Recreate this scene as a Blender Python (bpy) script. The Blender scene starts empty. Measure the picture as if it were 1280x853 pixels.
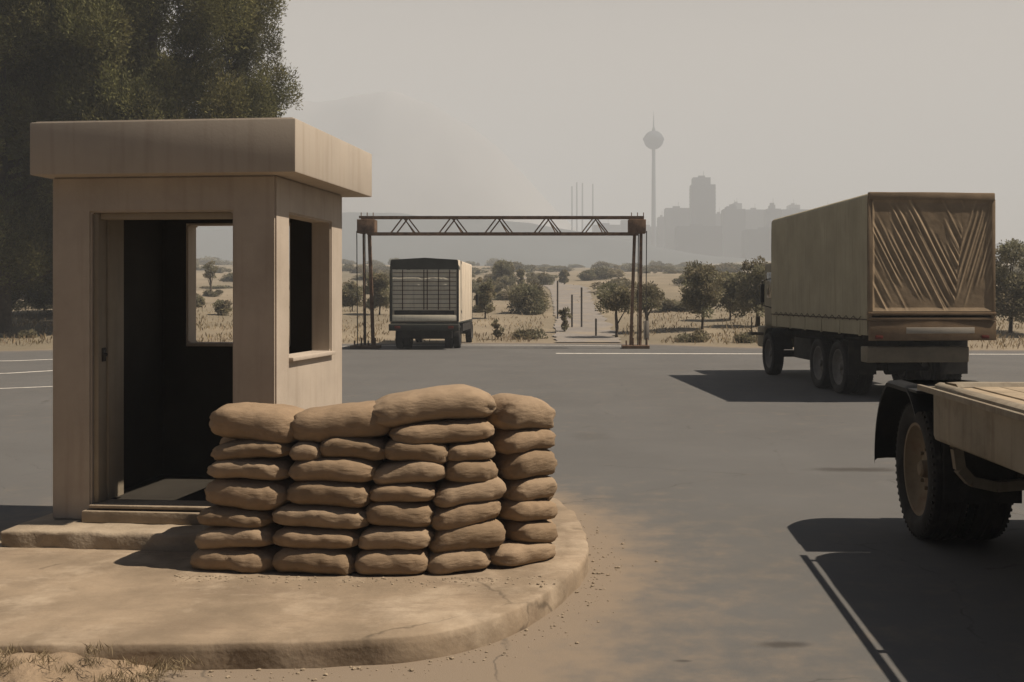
import bpy, bmesh, math, random
import numpy as np
from mathutils import Vector, Matrix, noise
from mathutils.bvhtree import BVHTree
random.seed(7)
R = math.radians
C = bpy.context.scene.collection
SC = bpy.context.scene
EYE, F, PX, PY = 1.87, 1300.0, 720.0, 372.0     # eye height, focal length in photo pixels, principal point

def at(px, y, py=None):
    """a point of the photograph at a known distance"""
    x = (px - PX) / F * y
    return (x, y) if py is None else Vector((x, y, EYE - (py - PY) / F * y))
def fbm(x, y, z=0.0, o=4):
    return noise.fractal((x, y, z), 1.0, 2.0, o)

# ------------------------------------------------------------------ materials
def mat(name, col, rough=0.85, var=0.25, scale=3.0, bump=0.15, bscale=60.0, col2=None, streak=0.0,
        spec=0.25, metal=0.0, stain=None, stain_amt=0.0, stain_scale=1.3, attr=None, bdist=0.01):
    m = bpy.data.materials.new(name); m.use_nodes = True
    nt = m.node_tree; N = nt.nodes; L = nt.links
    p = N['Principled BSDF']; p.inputs['Roughness'].default_value = rough
    p.inputs['Specular IOR Level'].default_value = spec; p.inputs['Metallic'].default_value = metal
    tc = N.new('ShaderNodeTexCoord')
    n1 = N.new('ShaderNodeTexNoise'); n1.inputs['Scale'].default_value = scale
    n1.inputs['Detail'].default_value = 9; n1.inputs['Roughness'].default_value = 0.62
    L.new(tc.outputs['Object'], n1.inputs['Vector'])
    r = N.new('ShaderNodeMapRange'); r.inputs['From Min'].default_value = 0.3; r.inputs['From Max'].default_value = 0.7
    L.new(n1.outputs['Fac'], r.inputs['Value'])
    mx = N.new('ShaderNodeMix'); mx.data_type = 'RGBA'
    c2 = col2 or tuple(max(0, c * (1 - var)) for c in col)
    mx.inputs['A'].default_value = (*c2, 1)
    mx.inputs['B'].default_value = (*[min(1, c * (1 + var * .5)) for c in col], 1)
    L.new(r.outputs['Result'], mx.inputs['Factor'])
    out = mx.outputs['Result']
    if streak:
        mp = N.new('ShaderNodeMapping'); mp.inputs['Scale'].default_value = (9, 9, .5)
        L.new(tc.outputs['Object'], mp.inputs['Vector'])
        n2 = N.new('ShaderNodeTexNoise'); n2.inputs['Scale'].default_value = 1.6; n2.inputs['Detail'].default_value = 6
        L.new(mp.outputs['Vector'], n2.inputs['Vector'])
        r2 = N.new('ShaderNodeMapRange'); r2.inputs['From Min'].default_value = .52; r2.inputs['From Max'].default_value = .75
        r2.inputs['To Max'].default_value = streak
        L.new(n2.outputs['Fac'], r2.inputs['Value'])
        m2 = N.new('ShaderNodeMix'); m2.data_type = 'RGBA'; m2.inputs['B'].default_value = (*(stain or tuple(c * .45 for c in col)), 1)
        L.new(r2.outputs['Result'], m2.inputs['Factor']); L.new(out, m2.inputs['A']); out = m2.outputs['Result']
    if stain and stain_amt:
        n3 = N.new('ShaderNodeTexNoise'); n3.inputs['Scale'].default_value = stain_scale; n3.inputs['Detail'].default_value = 8
        n3.inputs['Roughness'].default_value = .65
        L.new(tc.outputs['Object'], n3.inputs['Vector'])
        r3 = N.new('ShaderNodeMapRange'); r3.inputs['From Min'].default_value = .5; r3.inputs['From Max'].default_value = .68
        r3.inputs['To Max'].default_value = stain_amt
        L.new(n3.outputs['Fac'], r3.inputs['Value'])
        m3 = N.new('ShaderNodeMix'); m3.data_type = 'RGBA'; m3.inputs['B'].default_value = (*stain, 1)
        L.new(r3.outputs['Result'], m3.inputs['Factor']); L.new(out, m3.inputs['A']); out = m3.outputs['Result']
    if attr:
        a = N.new('ShaderNodeAttribute'); a.attribute_name = attr
        ma = N.new('ShaderNodeMix'); ma.data_type = 'RGBA'; ma.blend_type = 'MULTIPLY'; ma.inputs['Factor'].default_value = 1
        L.new(out, ma.inputs['A']); L.new(a.outputs['Color'], ma.inputs['B']); out = ma.outputs['Result']
    L.new(out, p.inputs['Base Color'])
    if bump:
        nb = N.new('ShaderNodeTexNoise'); nb.inputs['Scale'].default_value = bscale; nb.inputs['Detail'].default_value = 5
        L.new(tc.outputs['Object'], nb.inputs['Vector'])
        b = N.new('ShaderNodeBump'); b.inputs['Strength'].default_value = bump; b.inputs['Distance'].default_value = bdist
        L.new(nb.outputs['Fac'], b.inputs['Height']); L.new(b.outputs['Normal'], p.inputs['Normal'])
    return m

M = {}
M['concrete'] = mat('booth_render', (.44, .378, .31), .92, .16, 1.6, .12, 60, streak=.25, stain=(.22, .17, .12), stain_amt=.22)
M['interior'] = mat('interior_shade', (.032, .028, .022), .95, .3, 2.0, .1, 40)  # booth interior coloured near black to stand for its shade
M['roofing'] = mat('roof_concrete', (.43, .375, .31), .92, .16, 1.3, .07, 70, streak=.3, stain=(.23, .18, .13), stain_amt=.22)
M['pavement'] = mat('island_concrete', (.265, .205, .142), .95, .34, 2.3, .2, 30, stain=(.47, .385, .285), stain_amt=.6, stain_scale=1.7, bdist=.02)
M['plinth'] = mat('plinth_concrete', (.31, .25, .18), .95, .32, 2.5, .5, 38, stain=(.42, .35, .26), stain_amt=.5, stain_scale=2.3)
M['door'] = mat('weathered_door_paint', (.30, .255, .19), .75, .2, 2.0, .12, 30, streak=.3)
M['iron'] = mat('dark_iron', (.045, .04, .035), .6, .4, 6, .15, 60)
M['rust'] = mat('rusty_steel', (.175, .108, .068), .85, .5, 5, .25, 50, stain=(.085, .06, .045), stain_amt=.7, stain_scale=4)
M['tyre'] = mat('tyre_rubber', (.022, .021, .02), .85, .35, 7, .2, 60, stain=(.07, .06, .048), stain_amt=.35, stain_scale=4)
M['chassis'] = mat('chassis_black', (.028, .026, .024), .8, .4, 5, .15, 40, stain=(.085, .07, .052), stain_amt=.4, stain_scale=3)
M['rim'] = mat('dusty_rim', (.21, .165, .11), .8, .35, 5, .15, 30, stain=(.11, .06, .035), stain_amt=.6, stain_scale=5)
M['rimgrey'] = mat('grey_rim', (.17, .16, .145), .7, .3, 5, .1, 30, stain=(.08, .065, .05), stain_amt=.6, stain_scale=5)
M['tarp'] = mat('olive_grey_tarpaulin', (.37, .325, .225), .8, .16, 1.2, .2, 14, streak=.35, stain=(.15, .125, .085))
M['tarprear'] = mat('brown_tarpaulin', (.28, .205, .13), .75, .3, 2.2, .25, 22)
M['tarpcrease'] = mat('brown_tarpaulin_creased', (.32, .238, .152), .72, .3, 2.2, .25, 22, attr='crease_light')
M['wood'] = mat('brown_tailboard', (.21, .145, .088), .85, .3, 3, .2, 30)
M['bumper'] = mat('dusty_bumper_paint', (.21, .18, .13), .8, .25, 3, .15, 30, stain=(.10, .07, .045), stain_amt=.4)
M['plate'] = mat('blank_plate', (.40, .36, .30), .6, .15, 4, .05, 30)
M['cab'] = mat('cab_paint', (.22, .19, .13), .6, .2, 2, .08, 20, stain=(.10, .07, .045), stain_amt=.3)
M['glass'] = mat('dark_glass', (.015, .017, .018), .12, .1, 2, 0, 20, spec=.5)
M['mirror'] = mat('mirror_shell', (.03, .03, .03), .5, .2, 5, .05, 40)
M['boxwhite'] = mat('cream_box_panel', (.62, .54, .43), .7, .1, 1.5, .08, 12, streak=.2)
M['boxgrey'] = mat('grey_rear_curtain', (.74, .69, .56), .8, .12, 2.4, .15, 14, streak=.3)
M['darkgreen'] = mat('dark_green_canvas', (.04, .042, .036), .8, .3, 3, .15, 20)
M['strap'] = mat('dark_strap', (.075, .055, .038), .8, .3, 6, .05, 20)
M['deck'] = mat('planked_deck', (.34, .27, .185), .9, .3, 4, .3, 30, streak=.2)
M['trailer'] = mat('trailer_paint', (.25, .215, .16), .75, .25, 2.2, .2, 24, streak=.55, stain=(.115, .075, .045), stain_amt=.6, stain_scale=2.8)
M['trailer_rear_fender'] = mat('black_mudguard', (.012, .012, .012), .4, .4, 6, .1, 40, stain=(.04, .032, .025), stain_amt=.4, stain_scale=4)
def translucent(m, k):
    nt = m.node_tree; N = nt.nodes; L = nt.links; p = N['Principled BSDF']
    t = N.new('ShaderNodeBsdfTranslucent'); mxs = N.new('ShaderNodeMixShader'); mxs.inputs[0].default_value = k
    L.new(p.inputs['Base Color'].links[0].from_socket, t.inputs['Color'])
    L.new(p.outputs[0], mxs.inputs[1]); L.new(t.outputs[0], mxs.inputs[2]); L.new(mxs.outputs[0], N['Material Output'].inputs['Surface'])
M['trunk'] = mat('bark', (.085, .065, .048), .95, .4, 6, .6, 20, bdist=.03)
M['conifer'] = mat('conifer_needles', (.135, .128, .05), .85, .45, .55, 0, attr='tint')
M['leaf'] = mat('olive_leaves', (.235, .215, .145), .85, .3, .8, 0, attr='tint')
M['scrub'] = mat('scrub_leaves', (.225, .20, .135), .9, .35, 1.2, 0, attr='tint')
M['grass'] = mat('dry_grass', (.30, .245, .165), .9, .35, 2, 0, attr='tint')
for k_, v_ in (('leaf', .38), ('scrub', .38), ('conifer', .22), ('grass', .4)): translucent(M[k_], v_)
M['line'] = mat('worn_white_line', (.76, .72, .65), .8, .2, 9, .15, 60, stain=(.2, .18, .155), stain_amt=.45, stain_scale=5)
M['path'] = mat('gravel_path', (.215, .195, .175), .9, .2, .6, .2, 10, stain=(.30, .24, .16), stain_amt=.7, stain_scale=.5)
M['soil'] = mat('bare_soil', (.27, .20, .132), .95, .4, 4, .7, 24, bdist=.03)
M['hill'] = mat('far_hills', (.05, .062, .068), .95, .35, .008, 0)
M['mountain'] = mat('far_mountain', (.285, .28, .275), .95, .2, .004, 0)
M['city'] = mat('far_concrete', (.07, .09, .115), .9, .2, .05, 0)
M['citydark'] = mat('far_concrete_darker', (.045, .065, .09), .9, .2, .05, 0)
M['tower'] = mat('tower_concrete', (.05, .07, .095), .9, .2, .05, 0)
M['paintpost'] = mat('post_paint', (.06, .055, .05), .7, .3, 4, .05, 20)
M['sign'] = mat('pale_sign_panel', (.40, .36, .30), .7, .2, 4, .05, 20)
M['lamp'] = mat('dusty_red_lens', (.14, .03, .022), .35, .3, 9, 0, 20)
M['stone'] = mat('loose_stones', (.30, .24, .17), .95, .4, 12, .3, 50)

def add_stain(m, col, scale, ms, lo, hi, amt):
    nt = m.node_tree; N = nt.nodes; L = nt.links; p = N['Principled BSDF']
    tc = [n for n in N if n.type == 'TEX_COORD'][0]; src = p.inputs['Base Color'].links[0].from_socket
    q = N.new('ShaderNodeMapping'); q.inputs['Scale'].default_value = ms; L.new(tc.outputs['Object'], q.inputs['Vector'])
    n = N.new('ShaderNodeTexNoise'); n.inputs['Scale'].default_value = scale; n.inputs['Detail'].default_value = 9; n.inputs['Roughness'].default_value = .84
    L.new(q.outputs['Vector'], n.inputs['Vector'])
    r = N.new('ShaderNodeMapRange'); r.inputs['From Min'].default_value = lo; r.inputs['From Max'].default_value = hi; r.inputs['To Max'].default_value = amt
    L.new(n.outputs['Fac'], r.inputs['Value'])
    mx = N.new('ShaderNodeMix'); mx.data_type = 'RGBA'; mx.inputs['B'].default_value = (*col, 1)
    L.new(r.outputs['Result'], mx.inputs['Factor']); L.new(src, mx.inputs['A']); L.new(mx.outputs['Result'], p.inputs['Base Color'])
add_stain(M['pavement'], (.20, .15, .105), 2.2, (.45, 1.6, 1), .52, .66, .75)
add_stain(M['pavement'], (.44, .36, .27), 1.6, (.4, 1.9, 1), .58, .72, .7)
add_stain(M['pavement'], (.15, .115, .08), 7, (.6, 1.3, 1), .6, .72, .5)
def add_cracks(m, scale, width, amt, col):
    nt = m.node_tree; N = nt.nodes; L = nt.links; p = N['Principled BSDF']
    tc = [n for n in N if n.type == 'TEX_COORD'][0]; src = p.inputs['Base Color'].links[0].from_socket
    nz = N.new('ShaderNodeTexNoise'); nz.inputs['Scale'].default_value = 3.5; nz.inputs['Detail'].default_value = 7; L.new(tc.outputs['Object'], nz.inputs['Vector'])
    va = N.new('ShaderNodeVectorMath'); va.operation = 'MULTIPLY_ADD'; va.inputs[1].default_value = (.35, .35, 0)
    L.new(nz.outputs['Color'], va.inputs[0]); L.new(tc.outputs['Object'], va.inputs[2])
    vo = N.new('ShaderNodeTexVoronoi'); vo.feature = 'DISTANCE_TO_EDGE'; vo.inputs['Scale'].default_value = scale; L.new(va.outputs[0], vo.inputs['Vector'])
    r = N.new('ShaderNodeMapRange'); r.inputs['From Min'].default_value = width; r.inputs['From Max'].default_value = width * .2; r.inputs['To Max'].default_value = amt
    L.new(vo.outputs['Distance'], r.inputs['Value'])
    ml = N.new('ShaderNodeMath'); ml.operation = 'MULTIPLY'; L.new(r.outputs['Result'], ml.inputs[0])
    r2 = N.new('ShaderNodeMapRange'); r2.inputs['From Min'].default_value = .45; r2.inputs['From Max'].default_value = .6; L.new(nz.outputs['Fac'], r2.inputs['Value'])
    L.new(r2.outputs['Result'], ml.inputs[1])
    mx = N.new('ShaderNodeMix'); mx.data_type = 'RGBA'; mx.inputs['B'].default_value = (*col, 1)
    L.new(ml.outputs[0], mx.inputs['Factor']); L.new(src, mx.inputs['A']); L.new(mx.outputs['Result'], p.inputs['Base Color'])
add_cracks(M['pavement'], .5, .008, .55, (.07, .055, .04))
def sand_mat(name, base):
    m = mat(name, base, .93, .22, 4.5, 0, stain=tuple(c * .62 for c in base), stain_amt=.45, stain_scale=3.2)
    nt = m.node_tree; N = nt.nodes; L = nt.links; p = N['Principled BSDF']
    tc = [n for n in N if n.type == 'TEX_COORD'][0]
    w1 = N.new('ShaderNodeTexWave'); w1.inputs['Scale'].default_value = 95; w1.bands_direction = 'X'
    w2 = N.new('ShaderNodeTexWave'); w2.inputs['Scale'].default_value = 95; w2.bands_direction = 'Z'
    nz = N.new('ShaderNodeTexNoise'); nz.inputs['Scale'].default_value = 17; nz.inputs['Detail'].default_value = 6
    mp = N.new('ShaderNodeMapping'); mp.inputs['Scale'].default_value = (.6, 1, 1.8)
    L.new(tc.outputs['Object'], mp.inputs['Vector']); L.new(mp.outputs['Vector'], nz.inputs['Vector'])
    for w in (w1, w2): L.new(tc.outputs['Object'], w.inputs['Vector']); w.inputs['Distortion'].default_value = .6
    ad = N.new('ShaderNodeMath'); ad.operation = 'ADD'
    L.new(w1.outputs['Fac'], ad.inputs[0]); L.new(w2.outputs['Fac'], ad.inputs[1])
    b1 = N.new('ShaderNodeBump'); b1.inputs['Strength'].default_value = .22; b1.inputs['Distance'].default_value = .003
    L.new(ad.outputs[0], b1.inputs['Height'])
    b2 = N.new('ShaderNodeBump'); b2.inputs['Strength'].default_value = .5; b2.inputs['Distance'].default_value = .022
    L.new(nz.outputs['Fac'], b2.inputs['Height']); L.new(b1.outputs['Normal'], b2.inputs['Normal'])
    L.new(b2.outputs['Normal'], p.inputs['Normal'])
    return m
M['bags'] = [sand_mat('burlap_%s' % k, c) for k, c in (('tan', (.285, .204, .13)), ('brown', (.245, .175, .11)), ('pale', (.31, .228, .15)))]

def ground_mat():
    m = mat('dry_ground', (.24, .197, .138), .95, .3, .12, .4, 3, bdist=.1)
    nt = m.node_tree; N = nt.nodes; L = nt.links; p = N['Principled BSDF']
    tc = [n for n in N if n.type == 'TEX_COORD'][0]
    src = p.inputs['Base Color'].links[0].from_socket
    n = N.new('ShaderNodeTexNoise'); n.inputs['Scale'].default_value = .035; n.inputs['Detail'].default_value = 10; n.inputs['Roughness'].default_value = .7
    mp = N.new('ShaderNodeMapping'); mp.inputs['Scale'].default_value = (1, .45, 1)
    L.new(tc.outputs['Object'], mp.inputs['Vector']); L.new(mp.outputs['Vector'], n.inputs['Vector'])
    r = N.new('ShaderNodeMapRange'); r.inputs['From Min'].default_value = .44; r.inputs['From Max'].default_value = .6; r.inputs['To Max'].default_value = .8
    L.new(n.outputs['Fac'], r.inputs['Value'])
    mx = N.new('ShaderNodeMix'); mx.data_type = 'RGBA'; mx.inputs['B'].default_value = (.135, .118, .082, 1)
    L.new(r.outputs['Result'], mx.inputs['Factor']); L.new(src, mx.inputs['A']); L.new(mx.outputs['Result'], p.inputs['Base Color'])
    return m
M['ground'] = ground_mat()

def road_mat():
    m = mat('asphalt', (.112, .1105, .107), .93, .12, .45, .35, 130, bdist=.006, spec=.15)
    nt = m.node_tree; N = nt.nodes; L = nt.links; p = N['Principled BSDF']
    tc = [n for n in N if n.type == 'TEX_COORD'][0]
    def mixin(fac, colr):
        src = p.inputs['Base Color'].links[0].from_socket
        mx = N.new('ShaderNodeMix'); mx.data_type = 'RGBA'; mx.inputs['B'].default_value = (*colr, 1)
        L.new(fac, mx.inputs['Factor']); L.new(src, mx.inputs['A']); L.new(mx.outputs['Result'], p.inputs['Base Color'])
    def nz(scale, det, mp=None, lo=.4, hi=.65, amt=1.0):
        n = N.new('ShaderNodeTexNoise'); n.inputs['Scale'].default_value = scale; n.inputs['Detail'].default_value = det
        n.inputs['Roughness'].default_value = .65
        if mp:
            q = N.new('ShaderNodeMapping'); q.inputs['Scale'].default_value = mp
            L.new(tc.outputs['Object'], q.inputs['Vector']); L.new(q.outputs['Vector'], n.inputs['Vector'])
        else: L.new(tc.outputs['Object'], n.inputs['Vector'])
        r = N.new('ShaderNodeMapRange'); r.inputs['From Min'].default_value = lo; r.inputs['From Max'].default_value = hi
        r.inputs['To Max'].default_value = amt
        L.new(n.outputs['Fac'], r.inputs['Value']); return r.outputs['Result'], n.outputs['Fac']
    f, _ = nz(260, 3, None, .56, .72, .5); mixin(f, (.19, .172, .148))           # pale aggregate
    f, _ = nz(210, 3, None, .58, .75, .6); mixin(f, (.05, .047, .044))           # dark binder
    f, _ = nz(.8, 8, (1, .22, 1), .5, .75, .22); mixin(f, (.09, .086, .08))     # lane wear, drawn out along the traffic
    f, _ = nz(2.6, 9, None, .6, .7, .22); mixin(f, (.088, .082, .075))           # patches
    # dust blown against the island
    a = N.new('ShaderNodeAttribute'); a.attribute_name = 'dust'
    _, raw = nz(3.2, 10)
    ad = N.new('ShaderNodeMath'); ad.operation = 'ADD'; L.new(a.outputs['Fac'], ad.inputs[0])
    sc = N.new('ShaderNodeMath'); sc.operation = 'MULTIPLY_ADD'; sc.inputs[1].default_value = 1.3; sc.inputs[2].default_value = -.65
    L.new(raw, sc.inputs[0]); L.new(sc.outputs[0], ad.inputs[1])
    ml = N.new('ShaderNodeMapRange'); ml.interpolation_type = 'SMOOTHSTEP'; ml.inputs['From Min'].default_value = .08; ml.inputs['From Max'].default_value = .95
    L.new(ad.outputs[0], ml.inputs['Value'])
    mixin(ml.outputs['Result'], (.215, .172, .128))
    # oil stains; the broad one past the trailer is a cast shadow painted in
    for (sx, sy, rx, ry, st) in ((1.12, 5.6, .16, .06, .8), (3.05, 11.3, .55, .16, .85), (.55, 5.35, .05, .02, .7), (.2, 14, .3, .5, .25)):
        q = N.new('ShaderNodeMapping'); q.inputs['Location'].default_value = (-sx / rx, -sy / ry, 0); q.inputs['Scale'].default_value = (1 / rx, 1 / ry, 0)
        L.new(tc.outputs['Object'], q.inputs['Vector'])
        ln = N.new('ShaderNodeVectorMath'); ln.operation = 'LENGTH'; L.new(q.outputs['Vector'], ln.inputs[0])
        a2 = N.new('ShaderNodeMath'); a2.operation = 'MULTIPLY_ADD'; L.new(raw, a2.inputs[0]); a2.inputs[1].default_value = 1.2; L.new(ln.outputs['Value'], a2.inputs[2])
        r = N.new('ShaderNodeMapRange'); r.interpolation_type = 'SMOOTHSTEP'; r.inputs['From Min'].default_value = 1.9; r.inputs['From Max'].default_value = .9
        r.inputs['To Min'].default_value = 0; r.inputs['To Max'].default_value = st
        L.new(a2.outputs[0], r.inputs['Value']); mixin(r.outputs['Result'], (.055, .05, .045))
    return m
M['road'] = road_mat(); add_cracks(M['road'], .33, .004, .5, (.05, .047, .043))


# ------------------------------------------------------------------ mesh helpers
def link(name, me, parent=None, loc=None):
    o = bpy.data.objects.new(name, me); C.objects.link(o)
    if parent: o.parent = parent
    if loc is not None: o.location = loc
    return o
def obj(name, bm, m, parent=None, smooth=None, loc=None):
    me = bpy.data.meshes.new(name)
    bmesh.ops.recalc_face_normals(bm, faces=bm.faces)
    bm.to_mesh(me); bm.free()
    for mm in (m if isinstance(m, (list, tuple)) else [m]): me.materials.append(mm)
    if smooth is not None:
        me.shade_smooth()
        if smooth < 180: me.set_sharp_from_angle(angle=R(smooth))
    return link(name, me, parent, loc)
def tag(o, label=None, cat=None, group=None, kind=None):
    if label: o['label'] = label
    if cat: o['category'] = cat
    if group: o['group'] = group
    if kind: o['kind'] = kind
    return o
def thing(name, label, cat, loc=(0, 0, 0), rz=0, group=None):
    o = bpy.data.objects.new(name, None); C.objects.link(o); o.location = loc; o.rotation_euler = (0, 0, rz)
    o.empty_display_size = .3
    return tag(o, label, cat, group)
def box(bm, c, s, bev=0.0, rot=None, seg=2, jit=0.0):
    mt = Matrix.Translation(c)
    if rot is not None: mt = mt @ rot
    r = bmesh.ops.create_cube(bm, size=1, matrix=mt @ Matrix.Diagonal((s[0], s[1], s[2], 1)))
    vs = r['verts']
    if bev:
        es = list({e for v in vs for e in v.link_edges})
        bmesh.ops.bevel(bm, geom=es, offset=bev, segments=seg, affect='EDGES', profile=.6)
def bx(bm, x0, x1, y0, y1, z0, z1, bev=0.0, seg=2):
    box(bm, ((x0 + x1) / 2, (y0 + y1) / 2, (z0 + z1) / 2), (x1 - x0, y1 - y0, z1 - z0), bev, None, seg)
def tube(bm, pts, r, n=8, cap=True):
    pts = [Vector(p) for p in pts]; rs = r if isinstance(r, (list, tuple)) else [r] * len(pts)
    rings = []
    for i, p in enumerate(pts):
        d = (pts[min(i + 1, len(pts) - 1)] - pts[max(i - 1, 0)]).normalized()
        a = d.cross(Vector((0, 0, 1)))
        if a.length < .05: a = d.cross(Vector((0, 1, 0)))
        a.normalize(); b = d.cross(a)
        rings.append([bm.verts.new(p + (a * math.cos(t) + b * math.sin(t)) * rs[i]) for t in [2 * math.pi * k / n for k in range(n)]])
    for q, s in zip(rings, rings[1:]):
        for k in range(n): bm.faces.new((q[k], q[(k + 1) % n], s[(k + 1) % n], s[k]))
    if cap: bm.faces.new(rings[0][::-1]); bm.faces.new(rings[-1])
def bar(bm, a, b, w):
    a, b = Vector(a), Vector(b); d = b - a
    box(bm, (a + b) / 2, (w, w, d.length), 0, d.to_track_quat('Z', 'Y').to_matrix().to_4x4())
def lathe(bm, prof, n=48, axis='X', off=(0, 0, 0)):
    """profile of (along the axis, radius)"""
    rings = []
    for (h, r) in prof:
        ring = []
        for k in range(n):
            t = 2 * math.pi * k / n; c, s = r * math.cos(t), r * math.sin(t)
            p = (h, c, s) if axis == 'X' else (c, s, h)
            ring.append(bm.verts.new((p[0] + off[0], p[1] + off[1], p[2] + off[2])))
        rings.append(ring)
    for q, s in zip(rings, rings[1:]):
        for k in range(n): bm.faces.new((q[k], q[(k + 1) % n], s[(k + 1) % n], s[k]))
    return rings
def cells(bm, xs, ys, zs, filled):
    """solid from an irregular grid; only the faces between full and empty cells"""
    nx, ny, nz = len(xs) - 1, len(ys) - 1, len(zs) - 1
    f = lambda i, j, k: 0 <= i < nx and 0 <= j < ny and 0 <= k < nz and filled((xs[i] + xs[i + 1]) / 2, (ys[j] + ys[j + 1]) / 2, (zs[k] + zs[k + 1]) / 2)
    V = {}
    def v(i, j, k):
        if (i, j, k) not in V: V[(i, j, k)] = bm.verts.new((xs[i], ys[j], zs[k]))
        return V[(i, j, k)]
    for i in range(nx):
        for j in range(ny):
            for k in range(nz):
                if not f(i, j, k): continue
                if not f(i - 1, j, k): bm.faces.new((v(i, j, k), v(i, j, k + 1), v(i, j + 1, k + 1), v(i, j + 1, k)))
                if not f(i + 1, j, k): bm.faces.new((v(i + 1, j, k), v(i + 1, j + 1, k), v(i + 1, j + 1, k + 1), v(i + 1, j, k + 1)))
                if not f(i, j - 1, k): bm.faces.new((v(i, j, k), v(i + 1, j, k), v(i + 1, j, k + 1), v(i, j, k + 1)))
                if not f(i, j + 1, k): bm.faces.new((v(i, j + 1, k), v(i, j + 1, k + 1), v(i + 1, j + 1, k + 1), v(i + 1, j + 1, k)))
                if not f(i, j, k - 1): bm.faces.new((v(i, j, k), v(i, j + 1, k), v(i + 1, j + 1, k), v(i + 1, j, k)))
                if not f(i, j, k + 1): bm.faces.new((v(i, j, k + 1), v(i + 1, j, k + 1), v(i + 1, j + 1, k + 1), v(i, j + 1, k + 1)))
def grid_mesh(name, P, mt, parent=None, smooth=True):
    """P: array rows x cols x 3"""
    r, c, _ = P.shape
    me = bpy.data.meshes.new(name)
    idx = np.arange(r * c).reshape(r, c)
    q = np.stack([idx[:-1, :-1], idx[:-1, 1:], idx[1:, 1:], idx[1:, :-1]], -1).reshape(-1, 4)
    me.from_pydata(P.reshape(-1, 3).tolist(), [], q.tolist()); me.materials.append(mt)
    if smooth: me.shade_smooth()
    return link(name, me, parent)

# ------------------------------------------------------------------ camera, sun, sky
cam = bpy.data.cameras.new('camera'); co = bpy.data.objects.new('camera', cam); C.objects.link(co)
co.location = (0, 0, EYE); co.rotation_euler = (R(90), 0, 0)
cam.sensor_width = 36; cam.lens = F / 1280 * 36
cam.shift_x = -(PX - 640) / 1280; cam.shift_y = -(426.5 - PY) / 1280
cam.clip_start = .1; cam.clip_end = 20000
SC.camera = co
SD = Vector((.67, -.05, 1.0)).normalized()
sl = bpy.data.lights.new('sun', 'SUN'); so = bpy.data.objects.new('sun', sl); C.objects.link(so)
sl.energy = 5.0; sl.angle = R(.6); sl.color = (1.0, .866, .712)
so.rotation_euler = SD.to_track_quat('Z', 'Y').to_euler(); so.location = (20, 5, 40)
w = bpy.data.worlds.new('World'); SC.world = w; w.use_nodes = True
nt = w.node_tree; N = nt.nodes; L = nt.links
bg = N['Background']; bg.inputs['Strength'].default_value = .1
sk = N.new('ShaderNodeTexSky'); sk.sky_type = 'NISHITA'; sk.sun_disc = False
sk.sun_elevation = math.asin(SD.z); sk.sun_rotation = math.atan2(SD.x, SD.y)
sk.air_density = 1.0; sk.dust_density = 3.0; sk.ozone_density = 1.5
dim = N.new('ShaderNodeMix'); dim.data_type = 'RGBA'; dim.blend_type = 'MULTIPLY'; dim.inputs['Factor'].default_value = 1
dim.inputs['B'].default_value = (.065, .095, .14, 1); L.new(sk.outputs['Color'], dim.inputs['A'])
tc = N.new('ShaderNodeTexCoord'); sp = N.new('ShaderNodeSeparateXYZ'); L.new(tc.outputs['Generated'], sp.inputs[0])
mr = N.new('ShaderNodeMapRange'); mr.interpolation_type = 'SMOOTHSTEP'; mr.inputs['From Min'].default_value = .2; mr.inputs['From Max'].default_value = .52
L.new(sp.outputs['Z'], mr.inputs['Value'])
mx = N.new('ShaderNodeMix'); mx.data_type = 'RGBA'; # the dust layer low in the sky, glaring beyond the plain, duller behind the camera
dv_ = N.new('ShaderNodeMapRange'); dv_.interpolation_type = 'SMOOTHSTEP'; dv_.inputs['From Min'].default_value = -.6; dv_.inputs['From Max'].default_value = .75
L.new(sp.outputs['Y'], dv_.inputs['Value'])
dm = N.new('ShaderNodeMix'); dm.data_type = 'RGBA'; dm.inputs['A'].default_value = (.30, .32, .35, 1); dm.inputs['B'].default_value = (3.65, 3.22, 2.76, 1)
L.new(dv_.outputs['Result'], dm.inputs['Factor']); L.new(dm.outputs['Result'], mx.inputs['A'])
L.new(mr.outputs['Result'], mx.inputs['Factor']); L.new(dim.outputs['Result'], mx.inputs['B'])
L.new(mx.outputs['Result'], bg.inputs['Color'])
SC.view_settings.view_transform = 'Standard'; SC.view_settings.look = 'None'
SC.view_settings.exposure = 0.72; SC.view_settings.gamma = 1; SC.view_settings.use_curve_mapping = False
cy = SC.cycles
cy.use_denoising = True; cy.max_bounces = 6; cy.diffuse_bounces = 3; cy.volume_bounces = 1; cy.transparent_max_bounces = 4
cy.sample_clamp_indirect = 4; cy.caustics_reflective = False; cy.caustics_refractive = False

# ------------------------------------------------------------------ ground and road
EDGE = [(-200, 30), (-40, 33), (-22, 35.5), (-15, 39.5), (-9, 42.6), (-3, 43), (2.5, 42.4), (6, 39.2), (11, 37.6), (20, 36.6), (200, 34)]
def edge(x):
    return float(np.interp(x, [e[0] for e in EDGE], [e[1] for e in EDGE]))
def rise(x, y):
    t = y - edge(x) - .6
    if t <= 0: return -.012
    z = float(np.interp(t, [0, 6, 20, 60, 220, 520, 1150, 2300, 6000], [0, .16, .75, 2.6, 8.4, 17, 36, 80, 190]))
    k = min(1, t / 12)
    z += k * (.22 * fbm(x * .06, y * .05) + min(1, t / 120) * 1.3 * fbm(x * .012, y * .012, 3) + .05 * fbm(x * .5, y * .5, 5))
    z += min(1, max(0, t - 150) / 400) * 5 * fbm(x * .004, y * .004, 9)
    return z - .012
ys = np.concatenate([np.linspace(-40, 30, 16), np.linspace(31, 75, 120), np.geomspace(75.6, 5600, 140)])
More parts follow.
